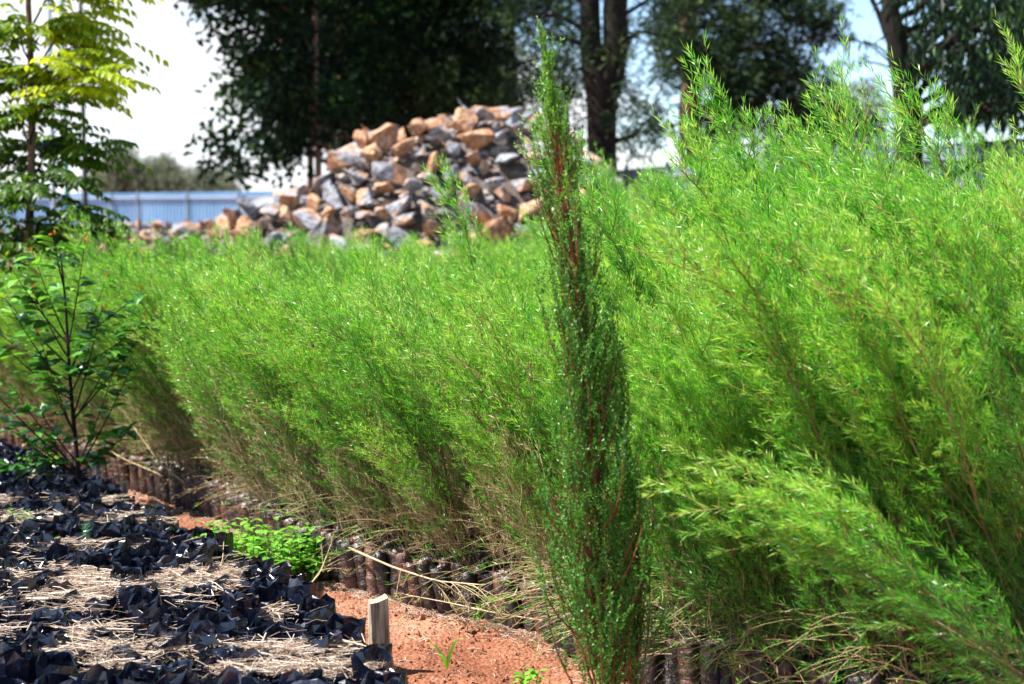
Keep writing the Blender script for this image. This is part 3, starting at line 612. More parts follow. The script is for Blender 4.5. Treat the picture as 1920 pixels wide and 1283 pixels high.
for row, lst in rows.items():
    lst.sort(key=lambda q: q[0])
    left = [q for q in lst if q[0] < XT][::-1]; right = [q for q in lst if q[0] >= XT]
    for side, ls in (('left', left), ('right', right)):
        for num, (x, y, _) in enumerate(ls):
            H = hmul(x) * rng.uniform(.74, 1.14); tl = -.10; s_fix = None
            if row == 0:
                if x < .35:
                    v = rng.integers(11, 15) if rng.random() < .85 else rng.integers(0, 6); H = min(H, 1.15) * rng.uniform(.55, 1); tl = -.12 + rng.normal() * .10
                elif x < .62: v = rng.integers(11, 15); s_fix = rng.uniform(.45, .7); tl = rng.uniform(-.05, .12)
                elif rng.random() < .75: v = rng.integers(15, 18); s_fix = rng.uniform(.42, .66); tl = rng.uniform(-.12, .12)
                else: v = rng.integers(0, 6); H *= rng.uniform(.5, .85); tl = 0
            elif x > .5:
                v = rng.integers(6, 11) if rng.random() < (.6 if x < .95 else .92) else rng.integers(15, 18)
                if v >= 15: tl = -.05; s_fix = rng.uniform(.45, .85)
            else: v = rng.integers(0, 6) if row > 1 or rng.random() < .6 else rng.integers(11, 15)
            base_h = [1.45] * 6 + [1.95] * 5 + [1.15] * 4 + [1.55] * 3
            s_ = s_fix or H / base_h[v]
            look = 'narrow-leaved sapling with browned lower twigs' if 11 <= v < 15 else 'arching bright green sapling' if v >= 15 else 'tall slender green sapling' if v >= 6 else 'slender green narrow-leaved sapling'
            lab = '%s, %s, %s tube %s of the tall reddish-stemmed one' % (look, ROWN[row], nth(num + 1), side)
            if .2 < x < 1.05 and y < 5.5: tl = .06 + rng.normal() * .03; s_ *= .92
            place_sapling(x, y, v, s_, rng.uniform(-.5, .5), lab, 'saplings in the front rows of tubes', (rng.normal() * .05, rng.normal() * .05 + tl))
# particular saplings
HERO = [  # px of the base, distance, variant, scale, tilt toward the left, label
    (1620, 6.2, 7, 1.03, -.02, 'tallest narrow-leaved sapling, its feathery spire rising against the silky tree'),
    (1600, 6.9, 8, .98, .0, 'narrow-leaved sapling with nodding tip in front of the low dark shrub'),
    (1790, 6.2, 9, .98, -.03, 'narrow-leaved sapling with reddish stem below the leaning gum trunk'),
    (1960, 5.6, 6, .98, -.02, 'tall narrow-leaved sapling with long nodding tip at the right edge'),
    (2010, 4.62, 15, .84, -.42, 'arching sapling with yellow-green tips sweeping towards the tall reddish-stemmed sapling'),
    (2000, 4.22, 16, .76, -.58, 'leaning feathery sapling reaching low across the pots in the right foreground'),
    (2050, 4.12, 17, .70, -.66, 'leaning grey-green sapling lowest in the bottom right corner'),
    (1900, 4.40, 15, .60, -.42, 'short leaning feathery sapling tucked under the big leaning one in the right foreground'),
    (2120, 4.5, 15, .95, -.42, 'arching sapling with bright yellow-green shoots over the dark gap on the right'),
    (1650, 4.9, 17, .74, -.25, 'arching bright sapling standing behind the low leaning ones on the right'),
    (1500, 4.9, 16, .66, -.05, 'bushy arching sapling midway between the tall reddish-stemmed one and the leaning ones'),
    (1400, 4.8, 16, .52, .05, 'small bushy sapling hanging over the pots just right of the tall reddish-stemmed one'),
    (960, 7.6, 3, 1.12, .0, 'sapling whose thin tip stands up in front of the middle of the rock pile'),
    (1330, 6.6, 10, .97, -.06, 'narrow-leaved sapling with pale shoots left of the tallest feathery spire'),
]
for px, dd, v, s, tl, lab in HERO:
    b0 = at(px, 900, dd); place_sapling(b0[0], dd, v, s, 0, lab, None, (0, tl))
# the rest of the bed: one mass
inst = bpy.data.collections.new('sapling_kinds')
for i in range(11):
    o = bpy.data.objects.new('kind_%02d' % i, VAR[i][2]); inst.objects.link(o)
pts = [(x, y) for x, y, r__ in REST]
rng = np.random.default_rng(14); y = 4.9
while y < 15.0:
    sp = np.interp(y, [5, 8, 12, 15], [.155, .165, .18, .195])
    x = -.36 * y - .8
    while x < .36 * y + .8:
        xx = x + rng.uniform(-.5, .5) * sp; yy = y + rng.uniform(-.5, .5) * sp
        if yy > edge_y(xx) + .36 * 1.15 + .04 and not (xx > 4.0 and yy > 12) and yy < 14.6 + .4 * math.sin(xx * 2) and (vnoise(np.array([xx * 3.1]), np.array([yy * 2.2]), 61)[0] > .27 or rng.random() < .3): pts.append((xx, yy))
        x += sp
    y += sp
pts = np.array(pts); npt = len(pts); print('MASS SAPLINGS', npt)
me = bpy.data.meshes.new('sapling_bed'); me.vertices.add(npt); me.vertices.foreach_set('co', np.c_[pts, np.full(npt, .17)].astype(np.float32).ravel())
kind = np.where(pts[:, 0] > .45 + rng.normal(size=npt) * .15, rng.integers(6, 11, npt), rng.integers(0, 6, npt))
bh = np.array([1.45] * 6 + [1.95] * 5)[kind]; scl = hmul(pts[:, 0]) * rng.uniform(.84, 1.10, npt) / bh
scl *= np.where(pts[:, 0] > .9, .95, 1.0) * (1 + .26 * (vnoise(pts[:, 0] * 2.2, pts[:, 1] * 2.2, 31) - .5)); tallone = rng.random(npt) < np.where(pts[:, 0] > .8, .12, .06); scl[tallone] *= rng.uniform(1.10, 1.28, tallone.sum())
rot = np.c_[rng.normal(size=npt) * .06, rng.normal(size=npt) * .08 - np.where(pts[:, 0] > .9, .03, .08), rng.uniform(-.8, .8, npt)]
a = me.attributes.new('kind_index', 'INT', 'POINT'); a.data.foreach_set('value', kind.astype(np.int32))
a = me.attributes.new('size', 'FLOAT', 'POINT'); a.data.foreach_set('value', scl.astype(np.float32))
a = me.attributes.new('turn', 'FLOAT_VECTOR', 'POINT'); a.data.foreach_set('vector', rot.astype(np.float32).ravel())
o = link('sapling_mass', me); tag(o, 'dense mass of bright green narrow-leaved saplings filling the bed up to the rock pile', 'sapling bed', None, 'stuff')
ng = bpy.data.node_groups.new('sapling_scatter', 'GeometryNodeTree')
ng.interface.new_socket('Geometry', in_out='INPUT', socket_type='NodeSocketGeometry'); ng.interface.new_socket('Geometry', in_out='OUTPUT', socket_type='NodeSocketGeometry')
gi = ng.nodes.new('NodeGroupInput'); go = ng.nodes.new('NodeGroupOutput'); iop = ng.nodes.new('GeometryNodeInstanceOnPoints'); ci = ng.nodes.new('GeometryNodeCollectionInfo')
ci.inputs['Collection'].default_value = inst; ci.inputs['Separate Children'].default_value = True; ci.inputs['Reset Children'].default_value = True
def na(nm, ty):
    q = ng.nodes.new('GeometryNodeInputNamedAttribute'); q.data_type = ty; q.inputs['Name'].default_value = nm; return [s for s in q.outputs if s.enabled and s.name == 'Attribute'][0]
ll = ng.links.new
ll(gi.outputs[0], iop.inputs['Points']); ll(ci.outputs[0], iop.inputs['Instance']); iop.inputs['Pick Instance'].default_value = True
ll(na('kind_index', 'INT'), iop.inputs['Instance Index']); ll(na('turn', 'FLOAT_VECTOR'), iop.inputs['Rotation']); ll(na('size', 'FLOAT'), iop.inputs['Scale']); ll(iop.outputs[0], go.inputs[0])
md = o.modifiers.new('scatter', 'NODES'); md.node_group = ng

# ------------------------------------------------------------------ tall dark-stemmed cypress-like saplings
def scale_sapling(path_px, d, prof, nbr, seed, label, twiglen=.12, density=1.0, pot=True):
    rng = np.random.default_rng(seed); P = np.array([at(a, b_, d) for a, b_ in path_px]); base = P[0].copy(); base[2] = 0
    P[0][2] = .02
    root = thing('scale_leaf_sapling', label, 'sapling', base); P = P - base
    seg = np.linalg.norm(np.diff(P, axis=0), axis=1); cum = np.concatenate([[0], np.cumsum(seg)]) / seg.sum(); H = P[-1][2]
    tt = np.linspace(0, 1, 40); S_ = np.stack([np.interp(tt, cum, P[:, i]) for i in range(3)], 1); S_[1:-1, :2] += rng.normal(size=(38, 2)) * .003
    st = Geo(); fo = Geo(); tube(st, S_, np.interp(tt, [0, .5, .8, 1], [.013, .0095, .0055, .0015]), 7, 0)
    br = Geo()
    def cover(path, dens, tone):
        sg = np.linalg.norm(np.diff(path, axis=0), axis=1); tot = sg.sum(); c_ = int(tot / .0026 * dens * density)
        if c_ < 2: return
        cm = np.concatenate([[0], np.cumsum(sg)]) / tot; s_ = rng.uniform(0, 1, c_)
        Q = np.stack([np.interp(s_, cm, path[:, i]) for i in range(3)], 1); T = unit((path[-1] - path[0])[None])
        D = T * .9 + rng.normal(size=(c_, 3)) * .55
        kites(fo, Q + rng.normal(size=(c_, 3)) * .0015, D, None, rng, rng.uniform(.008, .015, c_), rng.uniform(.0038, .0055, c_), 0, np.clip(tone + s_ * .3 + rng.normal(size=c_) * .1, 0, 1), .05)
    cover(S_[26:33], .5, .4); cover(S_[32:], 1.3, .5)
    for q in range(14):
        k = rng.integers(28, 37); cover(S_[k] + np.linspace(0, 1, 4)[:, None] * np.array([rng.normal() * .018, rng.normal() * .018, rng.uniform(.05, .12)]), 1.2, .5)
    for i in range(nbr):
        t_ = .93 * rng.uniform() ** 1.15; b_ = np.array([np.interp(t_, tt, S_[:, k]) for k in range(3)])
        zt = b_[2]; lb = rng.uniform(.16, .42) * np.interp(t_, [0, .7, 1], [1.2, .9, .35]); az_ = rng.uniform(0, 2 * PI)
        z_end = min(zt + lb, H * .99); rad = np.interp((z_end + base[2]) , prof[0], prof[1]) * rng.uniform(.25, 1.0)
        c0 = np.array([np.interp(z_end, S_[:, 2], S_[:, k]) for k in range(3)])
        e = c0 + np.array([math.cos(az_) * rad, math.sin(az_) * rad * .8, 0])
        u_ = np.linspace(0, 1, 8)[:, None]
        mid = b_ * .6 + e * .4 + (e - c0) * .65 * np.array([1, 1, 0])
        path = (1 - u_) ** 2 * b_ + 2 * u_ * (1 - u_) * mid + u_ ** 2 * e
        tube(br, path, np.linspace(.0035, .001, 8) * np.interp(t_, [0, 1], [1.1, .6]), 4, 0, cap=False)
        cover(path[3:], .8, .3)
        for q in range(rng.integers(7, 13) if t_ < .5 else rng.integers(2, 5)):
            k = rng.integers(1, 8); a = path[k]; dz = unit(np.array([rng.normal() * .28, rng.normal() * .28, 1.0])); l2 = twiglen * rng.uniform(.4, 1.2) * np.interp(a[2], [0, H - .45, H - .1, H], [1, 1, .35, .1])
            u2 = np.linspace(0, 1, 4)[:, None]; p2 = a + dz * l2 * u2 + rng.normal(size=3) * .006 * u2
            cover(p2, 1.0, .25 + .35 * (t_ > .6))
    link('stem', st.mesh('stem', [M['redstem']]), root)
    o = link('branch', br.mesh('branch', [M['redstem']]), root); o['kind'] = 'stuff'
    fo = link('foliage', fo.mesh('foliage', [M['scale']], False), root); fo['kind'] = 'stuff'
    if pot: link('tube_pot', POTS[1], root, (0, 0, -.005))
pxm = 5.15 / FPX
profz = ([0, .15, .5, .95, 1.2, 1.47, 1.7, 1.80, 1.90, 1.98, 2.15], [.15, .19, .21, .19, .15, .10, .11, .10, .05, .015, .004])
scale_sapling([(1135, 1262), (1124, 1080), (1112, 900), (1104, 760), (1092, 640), (1080, 520), (1066, 430), (1050, 330), (1040, 240), (1030, 140), (1018, 88), (1008, 34)], 4.6, profz, 225, 3, 'tall slender sapling with reddish stem and tiny scale leaves, standing alone above the bed', pot=False)
scale_sapling([(1190, 1262), (1182, 1100), (1170, 950), (1164, 800), (1160, 690)], 4.75, ([0, .3, .8, 1.1], [.07, .085, .075, .02]), 110, 4, 'shorter dark green scale-leaved sapling right beside the tall reddish-stemmed one', .11, 1.1, False)
# ribbon on it
g = Geo(); c0 = at(1148, 663, 4.68)
tube(g, [(-.035, 0, -.004), (-.012, -.004, .003), (.012, 0, .001), (.034, .002, .006)], [.0015, .004, .003, .001], 5)
tag(link('ribbon', g.mesh('ribbon', [M['ribbon']]), None, c0), 'small white ribbon tied on the top of the short dark sapling', 'ribbon')

# ------------------------------------------------------------------ bed of black polythene bags
def bag_mesh(seed):
    rng = np.random.default_rng(seed); ns = 15; a = np.arange(ns) * 2 * PI / ns + rng.uniform(0, 1); V = []
    ph = rng.uniform(0, 6.28, 12); top = rng.uniform(.175, .215)
    def ring(r_, z_, amp, k):
        rr_ = r_ * (1 + .06 * np.cos(2 * a + ph[0]) + amp * (.11 * np.cos(3 * a + ph[1] + k * .4) + .09 * np.cos(5 * a + ph[2] - k * .9) + .07 * np.cos(7 * a + ph[3]))) + rng.normal(size=ns) * .0028 * amp
        zz = z_ + amp * (.016 * np.cos(a + ph[4]) + .009 * np.cos(3 * a + ph[5]) + .005 * np.cos(6 * a + ph[6])) + rng.normal(size=ns) * .0040 * amp
        return np.stack([np.cos(a) * rr_, np.sin(a) * rr_, zz], 1)
    fold = rng.uniform(-.004, .006)
    V += [ring(.050, 0, .1, 0), ring(.059, .04, .3, 0), ring(.061, .09, .5, 0), ring(.058, .125, .9, 1), ring(.061, top - .02, .8, 2), ring(.060 + fold, top + .006, 1.0, 2.2),
          ring(.057 + fold, top + .003, 1.0, 2.2), ring(.056, top - .02, .8, 2), ring(.052, top - .055, .4, 1), ring(.047, top - .11, .2, 0)]
    nr2 = len(V); V = np.concatenate(V); i = np.arange(nr2 - 1)[:, None] * ns; j = np.arange(ns)[None]
    F = np.stack([i + j, i + (j + 1) % ns, i + ns + (j + 1) % ns, i + ns + j], -1).reshape(-1, 4)
    F = np.concatenate([F[:, [0, 1, 2]], F[:, [0, 2, 3]]]); g = Geo(); g.add(V, F)
    # soil
    so_ = Geo(); zt = top - rng.uniform(.05, .10); R2 = [0, .02, .035, .047]; V = [[0, 0, zt + .006]]; F3 = []; F4 = []
    for k in (1, 2, 3):
        for q in range(12): V.append([math.cos(q * PI / 6) * R2[k], math.sin(q * PI / 6) * R2[k], zt + rng.normal() * .004])
    for q in range(12):
        F3.append([0, 1 + q, 1 + (q + 1) % 12])
        for k in (0, 1): F4.append([1 + k * 12 + q, 1 + (k + 1) * 12 + q, 1 + (k + 1) * 12 + (q + 1) % 12, 1 + k * 12 + (q + 1) % 12])
    so_.add(V, F3); so_.f4.append(np.array(F4)); so_.m4.append(np.zeros(len(F4), int))
    return g.mesh('bag_skin', [M['plastic']], False), so_.mesh('bag_soil', [M['potsoil']])
BAGS = [bag_mesh(900 + s) for s in range(16)]
BE = np.array([(-.30, 4.45), (-.42, 4.85), (-.80, 5.75), (-1.22, 6.45), (-1.65, 7.1), (-2.02, 7.7), (-2.45, 8.4), (-2.95, 9.1), (-3.3, 9.5)])   # right-hand edge of the bag bed
def bed_x(y): return np.interp(y, BE[:, 1], BE[:, 0])
rng = np.random.default_rng(44); bl = []; pitch = .126; row = 0; y = 4.42
while y < 9.35:
    k = 0; xr = bed_x(y) - .06
    x = xr
    while x > -.345 * y - .22:
        bl.append((x + rng.normal() * .006, y + rng.normal() * .006, k, row)); x -= pitch; k += 1
    y += pitch * .9; row += 1
bl.sort(key=lambda q: q[1] ** 2 + q[0] ** 2); print('BAGS', len(bl))
for i, (x, y, k, rw) in enumerate(bl[:300]):
    b_ = BAGS[rng.integers(16)]
    lab = 'crumpled black nursery bag, %s from the path in the %s row from the near end' % (nth(k + 1), nth(rw + 1)); grp = 'black nursery bags in the mulched bed'
    root = thing('nursery_bag', lab, 'nursery bag', (x, y, -.008), grp); root.rotation_euler = (rng.normal() * .05, rng.normal() * .05, rng.uniform(0, 6.28)); s = rng.uniform(.95, 1.1); root.scale = (s, s, rng.uniform(.88, 1.12))
    link('bag_skin', b_[0], root); link('bag_soil', b_[1], root)
if len(bl) > 300:
    g = Geo()
    for (x, y, k, rw) in bl[300:]:
        b_ = BAGS[rng.integers(16)][0]; v = np.empty(len(b_.vertices) * 3, np.float32); b_.vertices.foreach_get('co', v); v = v.reshape(-1, 3); f = np.array([p_.vertices[:] for p_ in b_.polygons]); g.add(v + np.array([x, y, -.008]), f)
    tag(link('far_nursery_bags', g.mesh('far_nursery_bags', [M['plastic']], False)), 'farthest black plastic bags of the mulched bed', 'nursery bags', None, 'stuff')
# straw mulch
rng = np.random.default_rng(71); g = Geo()
def straws(g, n_, cx, cy, sx, sy, zb, hz, lmin=.04, lmax=.16, rad=.0010, flatness=.12, clip=None):
    x = cx + rng.uniform(-1, 1, n_) * sx; y = cy + rng.normal(size=n_) * sy * .5
    for i in range(n_):
        if x[i] > bed_x(y[i]) - .02: continue
        if n_ > 140 and vnoise(np.array([x[i] * 5.5]), np.array([y[i] * 5.5]), 4)[0] < .36: continue
        a = rng.normal() * 1.1; l_ = rng.uniform(lmin, lmax); z_ = zb + rng.uniform(0, hz); d_ = np.array([math.cos(a), math.sin(a), rng.normal() * flatness]) * l_ / 2
        c_ = np.array([x[i], y[i], z_]); bend = rng.normal(size=3) * .035 * l_
        tube(g, [c_ - d_, c_ + bend, c_ + d_], rad * (rng.uniform(.5, 1.5) if rng.random() < .93 else rng.uniform(1.8, 3.2)), 3, 0, rng.uniform(0, 1), cap=False)
for (px, py, wx, wy, cnt) in [(200, 1098, .52, .18, 5200), (30, 1125, .38, .22, 1900), (250, 1236, .72, .07, 2300), (450, 1270, .45, .055, 1200), (60, 1205, .28, .09, 700), (150, 985, .45, .12, 950), (90, 950, .4, .09, 600), (345, 1170, .13, .035, 260), (490, 1165, .08, .035, 240), (100, 1035, .4, .07, 450), (70, 905, .35, .08, 260), (200, 1075, 1.0, .6, 600), (250, 1180, 1.2, .7, 800)]:
    p_ = gnd(px, py, .15); straws(g, cnt, p_[0], p_[1], wx, wy, .155, .045)
tag(link('straw_mulch', g.mesh('straw_mulch', [M['straw']])), 'loose pale dry straw strewn over the black bags', 'straw', None, 'stuff')
# soil spilled between the straw patches (low mound so the straw is bedded)
# longer single stalks
def stalk(px0, py0, px1, py1, z0, z1, r_, label, material=M['drystem'], sag=.0):
    a = gnd(px0, py0, z0); b_ = gnd(px1, py1, z1); g = Geo(); u_ = np.linspace(0, 1, 8)[:, None]; P = (b_ - a) * u_; P[:, 2] += np.sin(u_[:, 0] * PI) * sag; P[1:-1] += np.random.default_rng(int(px0)).normal(size=(6, 3)) * .004
    tube(g, P, np.linspace(r_, r_ * .5, 8), 5); tag(link('dry_stalk', g.mesh('dry_stalk', [material]), None, a), label, 'stalk')
stalk(85, 1172, 290, 1205, .175, .175, .004, 'long pale dry stalk lying flat across the bags near the left edge')
stalk(412, 1098, 420, 1015, .15, .20, .003, 'upright pale dry stalk standing in a bag beside the yellowish pine seedling', sag=.01)
stalk(10, 998, 100, 1002, .17, .18, .005, 'thick curved dry stalk on the straw at the left edge')
stalk(505, 1140, 545, 1172, .20, .17, .005, 'short brown piece of bark leaning on the edge bags', M['wood'])
stalk(0, 1225, 110, 1215, .18, .18, .005, 'yellowish bent dry stalk in the bottom left corner')
stalk(480, 1150, 532, 1125, .19, .21, .0022, 'thin pale stalk poking up from the edge bags')

# ------------------------------------------------------------------ stakes
def stake(px, py, w_, d_, h_, lean, label, seed):
    p_ = gnd(px, py); g = Geo(); rng = np.random.default_rng(seed); nl = 8
    corners = np.array([(-1, -1), (-.2, -1.12), (1, -1), (1.08, 0), (1, 1), (0, 1.05), (-1, 1), (-1.05, .1)]) * np.array([w_, d_]) / 2
    V = []
    for k in range(nl):
        f = k / (nl - 1); c_ = corners * (1 + .04 * rng.normal(size=(8, 1))) * (1 - .05 * f); zz = np.full(8, -.05 + (h_ + .05) * f) + (rng.uniform(-.006, .006, 8) + c_[:, 0] * .15 if k == nl - 1 else 0)
        V.append(np.c_[c_, zz])
    V = np.concatenate(V); i = np.arange(nl - 1)[:, None] * 8; j = np.arange(8)[None]
    g.add(V, np.stack([i + j, i + (j + 1) % 8, i + 8 + (j + 1) % 8, i + 8 + j], -1).reshape(-1, 4))
    g.add([(0, 0, h_ + .002)], np.zeros((0, 3), int)); g.f3.append(np.array([[(nl - 1) * 8 + q, (nl - 1) * 8 + (q + 1) % 8, g.n - 1] for q in range(8)])); g.m3.append(np.full(8, 1))
    o = link('wooden_stake', g.mesh('wooden_stake', [M['wood'], M['endgrain']], False), None, (p_[0], p_[1], 0)); o.rotation_euler = (lean[0], lean[1], .35); tag(o, label, 'stake', 'short wooden stakes along the path')
stake(713, 1256, .066, .045, .255, (.02, -.03), 'short square weathered wooden stake driven into the red path', 1)
stake(230, 962, .05, .04, .17, (0, .05), 'small brown wooden stake at the edge of the bag bed near the broad-leaved sapling', 2)
stake(49, 872, .04, .03, .13, (0, 0), 'tiny dark wooden stake farthest back on the path', 3)

# ------------------------------------------------------------------ path litter
rng = np.random.default_rng(81); g = Geo()
def path_pt():
    while True:
        y = rng.uniform(4.8, 9.6); x = rng.uniform(bed_x(y) - .02, bed_x(y) + 1.6)
        if y < edge_y(x) + .02: return x, y
for i in range(2400):
    x, y = path_pt(); zz = float(ground_z(np.array([x]), np.array([y]))[0]); s = rng.uniform(.002, .008) if rng.random() < .93 else rng.uniform(.008, .02)
    P = unit(np.array([(1, 0, 0), (-1, 0, 0), (0, 1, 0), (0, -1, 0), (0, 0, 1), (0, 0, -1)]) + rng.normal(size=(6, 3)) * .25) * s * rng.uniform(.7, 1.2, (6, 1))
    g.add(P + np.array([x, y, zz + s * .4]), [[0, 2, 4], [2, 1, 4], [1, 3, 4], [3, 0, 4], [2, 0, 5], [1, 2, 5], [3, 1, 5], [0, 3, 5]])
tag(link('soil_clods', g.mesh('soil_clods', [M['potsoil' if False else 'earth']], False)), 'small clods of red soil scattered on the path', 'soil', None, 'stuff')
g = Geo()
for i in range(3600):
    x, y = path_pt()
    if rng.random() < .55:      # gather along the pots
        y = edge_y(x) - abs(rng.normal()) * .10 - .02
    zz = float(ground_z(np.array([x]), np.array([y]))[0]) + .004; a = rng.uniform(0, PI); l_ = rng.uniform(.01, .05); d_ = np.array([math.cos(a), math.sin(a), rng.normal() * .1]) * l_ / 2
    tube(g, [np.array([x, y, zz]) - d_, np.array([x, y, zz + .004]), np.array([x, y, zz]) + d_], rng.uniform(.0006, .0013), 3, 0, rng.uniform(0, .8), cap=False)
tag(link('path_litter', g.mesh('path_litter', [M['straw']])), 'fine dry plant litter on the red path below the tube pots', 'litter', None, 'stuff')

# ------------------------------------------------------------------ fallen branches and dry stems over the pots
def fallen(path, r_, ntw, leaf, label, seed, dry=True):
    rng = np.random.default_rng(seed); P = np.array(path); b0 = P[0].copy(); P = P - b0
    t_ = np.linspace(0, 1, 14); Q = np.stack([np.interp(t_, np.linspace(0, 1, len(P)), P[:, i]) for i in range(3)], 1)
    st = Geo(); tube(st, Q, np.linspace(r_, r_ * .4, 14), 6, 0); fo = Geo()
    for i in range(ntw):
        k = rng.integers(3, 14); dz = unit(Q[k] - Q[k - 2] + rng.normal(size=3) * .35 * np.linalg.norm(Q[k] - Q[k - 2]) * 1.2 + np.array([0, -.01, .0])); l_ = rng.uniform(.08, .22)
        u_ = np.linspace(0, 1, 5)[:, None]; p2 = Q[k] + dz * l_ * u_ + np.array([0, 0, -.05]) * u_ ** 2; tube(st, p2, np.linspace(r_ * .35, r_ * .15, 5), 3, 0, cap=False)
        c_ = 14; s_ = rng.uniform(.2, 1, c_); B = p2[0] + (p2[-1] - p2[0]) * s_[:, None]; kites(fo, B, dz + rng.normal(size=(c_, 3)) * .5, None, rng, .028, .0035, 0, rng.uniform(0, 1, c_))
    root = thing('fallen_branch', label, 'branch', b0); link('stem', st.mesh('stem', [M['drystem']]), root); f = link('foliage', fo.mesh('foliage', [M['dryleaf'] if dry else M['needle']], False), root); f['kind'] = 'stuff'
fallen([at(655, 1028, 6.35), at(740, 1065, 6.05), at(820, 1090, 5.85), at(905, 1097, 5.70)], .0055, 10, 0, 'pale fallen dry branch lying slantwise across the tube pots', 1)
fallen([at(1025, 1165, 5.62), at(930, 1150, 5.66), at(840, 1130, 5.8), at(760, 1115, 5.95)], .004, 14, 0, 'thin dry branch drooping in front of the tube pots left of the tall dark sapling', 2)
fallen([at(1030, 1100, 5.6), at(980, 1112, 5.62), at(900, 1135, 5.7)], .004, 12, 0, 'thin green-tipped branch hanging low over the pots left of the tall dark sapling', 3, False)
fallen([at(300, 890, 8.3), at(230, 860, 8.5), at(165, 820, 8.7)], .005, 8, 0, 'pale dry stem leaning out over the path near the broad-leaved sapling', 4)
fallen([at(345, 905, 8.1), at(300, 870, 8.25), at(250, 800, 8.4)], .005, 8, 0, 'pale dry stem bending out of the tubes behind the small brown stake', 5)
fallen([at(560, 1120, 6.3), at(600, 1075, 6.35), at(625, 1010, 6.4)], .004, 6, 0, 'pale dry stem standing slanted at the first visible tube pots', 6)
rng = np.random.default_rng(123); tg = Geo()
seg = np.linalg.norm(np.diff(EDGE, axis=0), axis=1); cum = np.concatenate([[0], np.cumsum(seg)])
for i in range(1400):
    s_ = rng.uniform(cum[2], cum[-2] + .5) if i < 900 else rng.uniform(cum[8] + .05, cum[-2] + .1); x = np.interp(s_, cum, EDGE[:, 0]); y = np.interp(s_, cum, EDGE[:, 1]); k = min(max(np.searchsorted(cum, s_) - 1, 0), len(seg) - 1)
    e_ = (EDGE[k + 1] - EDGE[k]) / seg[k]; out_ = np.array([e_[1], -e_[0]]); grn = rng.random() < (.30 if x < .3 else .8)
    p0_ = np.array([x, y, 0]) - np.append(out_, 0) * rng.uniform(-.03 if i < 900 else -.10, .22) + np.array([0, 0, rng.uniform(.16, .42) if i < 900 else rng.uniform(.14, .36)])
    d_ = np.array([out_[0] * rng.uniform(0, .7) + rng.normal() * .5 - .45, out_[1] * rng.uniform(0, .7) + rng.normal() * .2, rng.uniform(-.25, .75)]); l_ = rng.uniform(.10, .30)
    u_ = np.linspace(0, 1, 5)[:, None]; P = p0_ + unit(d_) * l_ * u_ + np.array([-.02, 0, -.06]) * u_ ** 2 * (l_ / .2)
    tube(tg, P, np.linspace(.0016, .0006, 5), 3, 0, cap=False); c_ = rng.integers(8, 26) if grn else rng.integers(0, 12)
    if c_: 
        v_ = rng.uniform(.15, 1, c_); B = np.stack([np.interp(v_, u_[:, 0], P[:, q]) for q in range(3)], 1)
        kites(tg, B, unit(d_) + rng.normal(size=(c_, 3)) * .45, None, rng, rng.uniform(.022, .045, c_), .0034, 2 if grn else 1, rng.uniform(.1, .8, c_))
tag(link('twig_tangle', tg.mesh('twig_tangle', [M['drystem'], M['dryleaf'], M['needle']], False)), 'tangle of dry twigs and low green sprigs hanging over the outermost tube pots', 'twigs', None, 'stuff')
pg = Geo(); rng = np.random.default_rng(55)
a8 = np.arange(8) * PI / 4; PV = np.concatenate([np.stack([np.cos(a8) * q_, np.sin(a8) * q_, np.full(8, z_)], 1) for q_, z_ in [(.027, 0), (.032, .05), (.031, .14), (.031, .2), (.028, .198), (.027, .18)]])
PF = np.array([[k * 8 + q, k * 8 + (q + 1) % 8, k * 8 + 8 + (q + 1) % 8, k * 8 + 8 + q] for k in range(5) for q in range(8)] )
PT = np.array([[40, 41, 42, 43], [40, 43, 44, 47], [44, 45, 46, 47]])
for s_ in np.arange(cum[1], cum[-2] + .6, .078):
    for rw in range(4, 17):
        x = np.interp(s_, cum, EDGE[:, 0]); y = np.interp(s_, cum, EDGE[:, 1]); k = min(max(np.searchsorted(cum, s_) - 1, 0), len(seg) - 1); e_ = (EDGE[k + 1] - EDGE[k]) / seg[k]
        p_ = np.array([x - e_[1] * (.07 * rw + .06), y + e_[0] * (.07 * rw + .06), 0]) + np.append(rng.normal(size=2) * .008, 0)
        if abs(p_[0]) > .345 * p_[1] + .3: continue
        b_ = pg.n; pg.add(PV * np.array([1, 1, rng.uniform(.9, 1.08)]) + p_, PF); pg.f4.append(PT + b_); pg.m4.append(np.full(3, 1))
tag(link('inner_tube_pots', pg.mesh('inner_tube_pots', [M['dustyplastic'], M['potsoil']], False)), 'mass of soil-filled tube pots deep under the saplings', 'tube pots', None, 'stuff')
# dry arching grass clump
rng = np.random.default_rng(91); g = Geo(); b0 = gnd(560, 1010)
for i in range(90):
    l_ = rng.uniform(.15, .34); a = rng.uniform(PI * .75, PI * 1.45); u_ = np.linspace(0, 1, 6); rr_ = l_ * np.sin(u_ * 1.5)
    P = np.stack([np.cos(a) * rr_ + rng.normal() * .05, np.sin(a) * rr_ + rng.normal() * .05, l_ * .9 * np.sin(u_ * 2.3) + .02], 1); tube(g, P, np.linspace(.0018, .0007, 6), 3, 0, rng.uniform(.2, .9), cap=False)
tag(link('dry_grass_tuft', g.mesh('dry_grass_tuft', [M['straw']]), None, b0), 'arching tuft of straw-coloured dry grass above the bright green weeds', 'grass tuft')

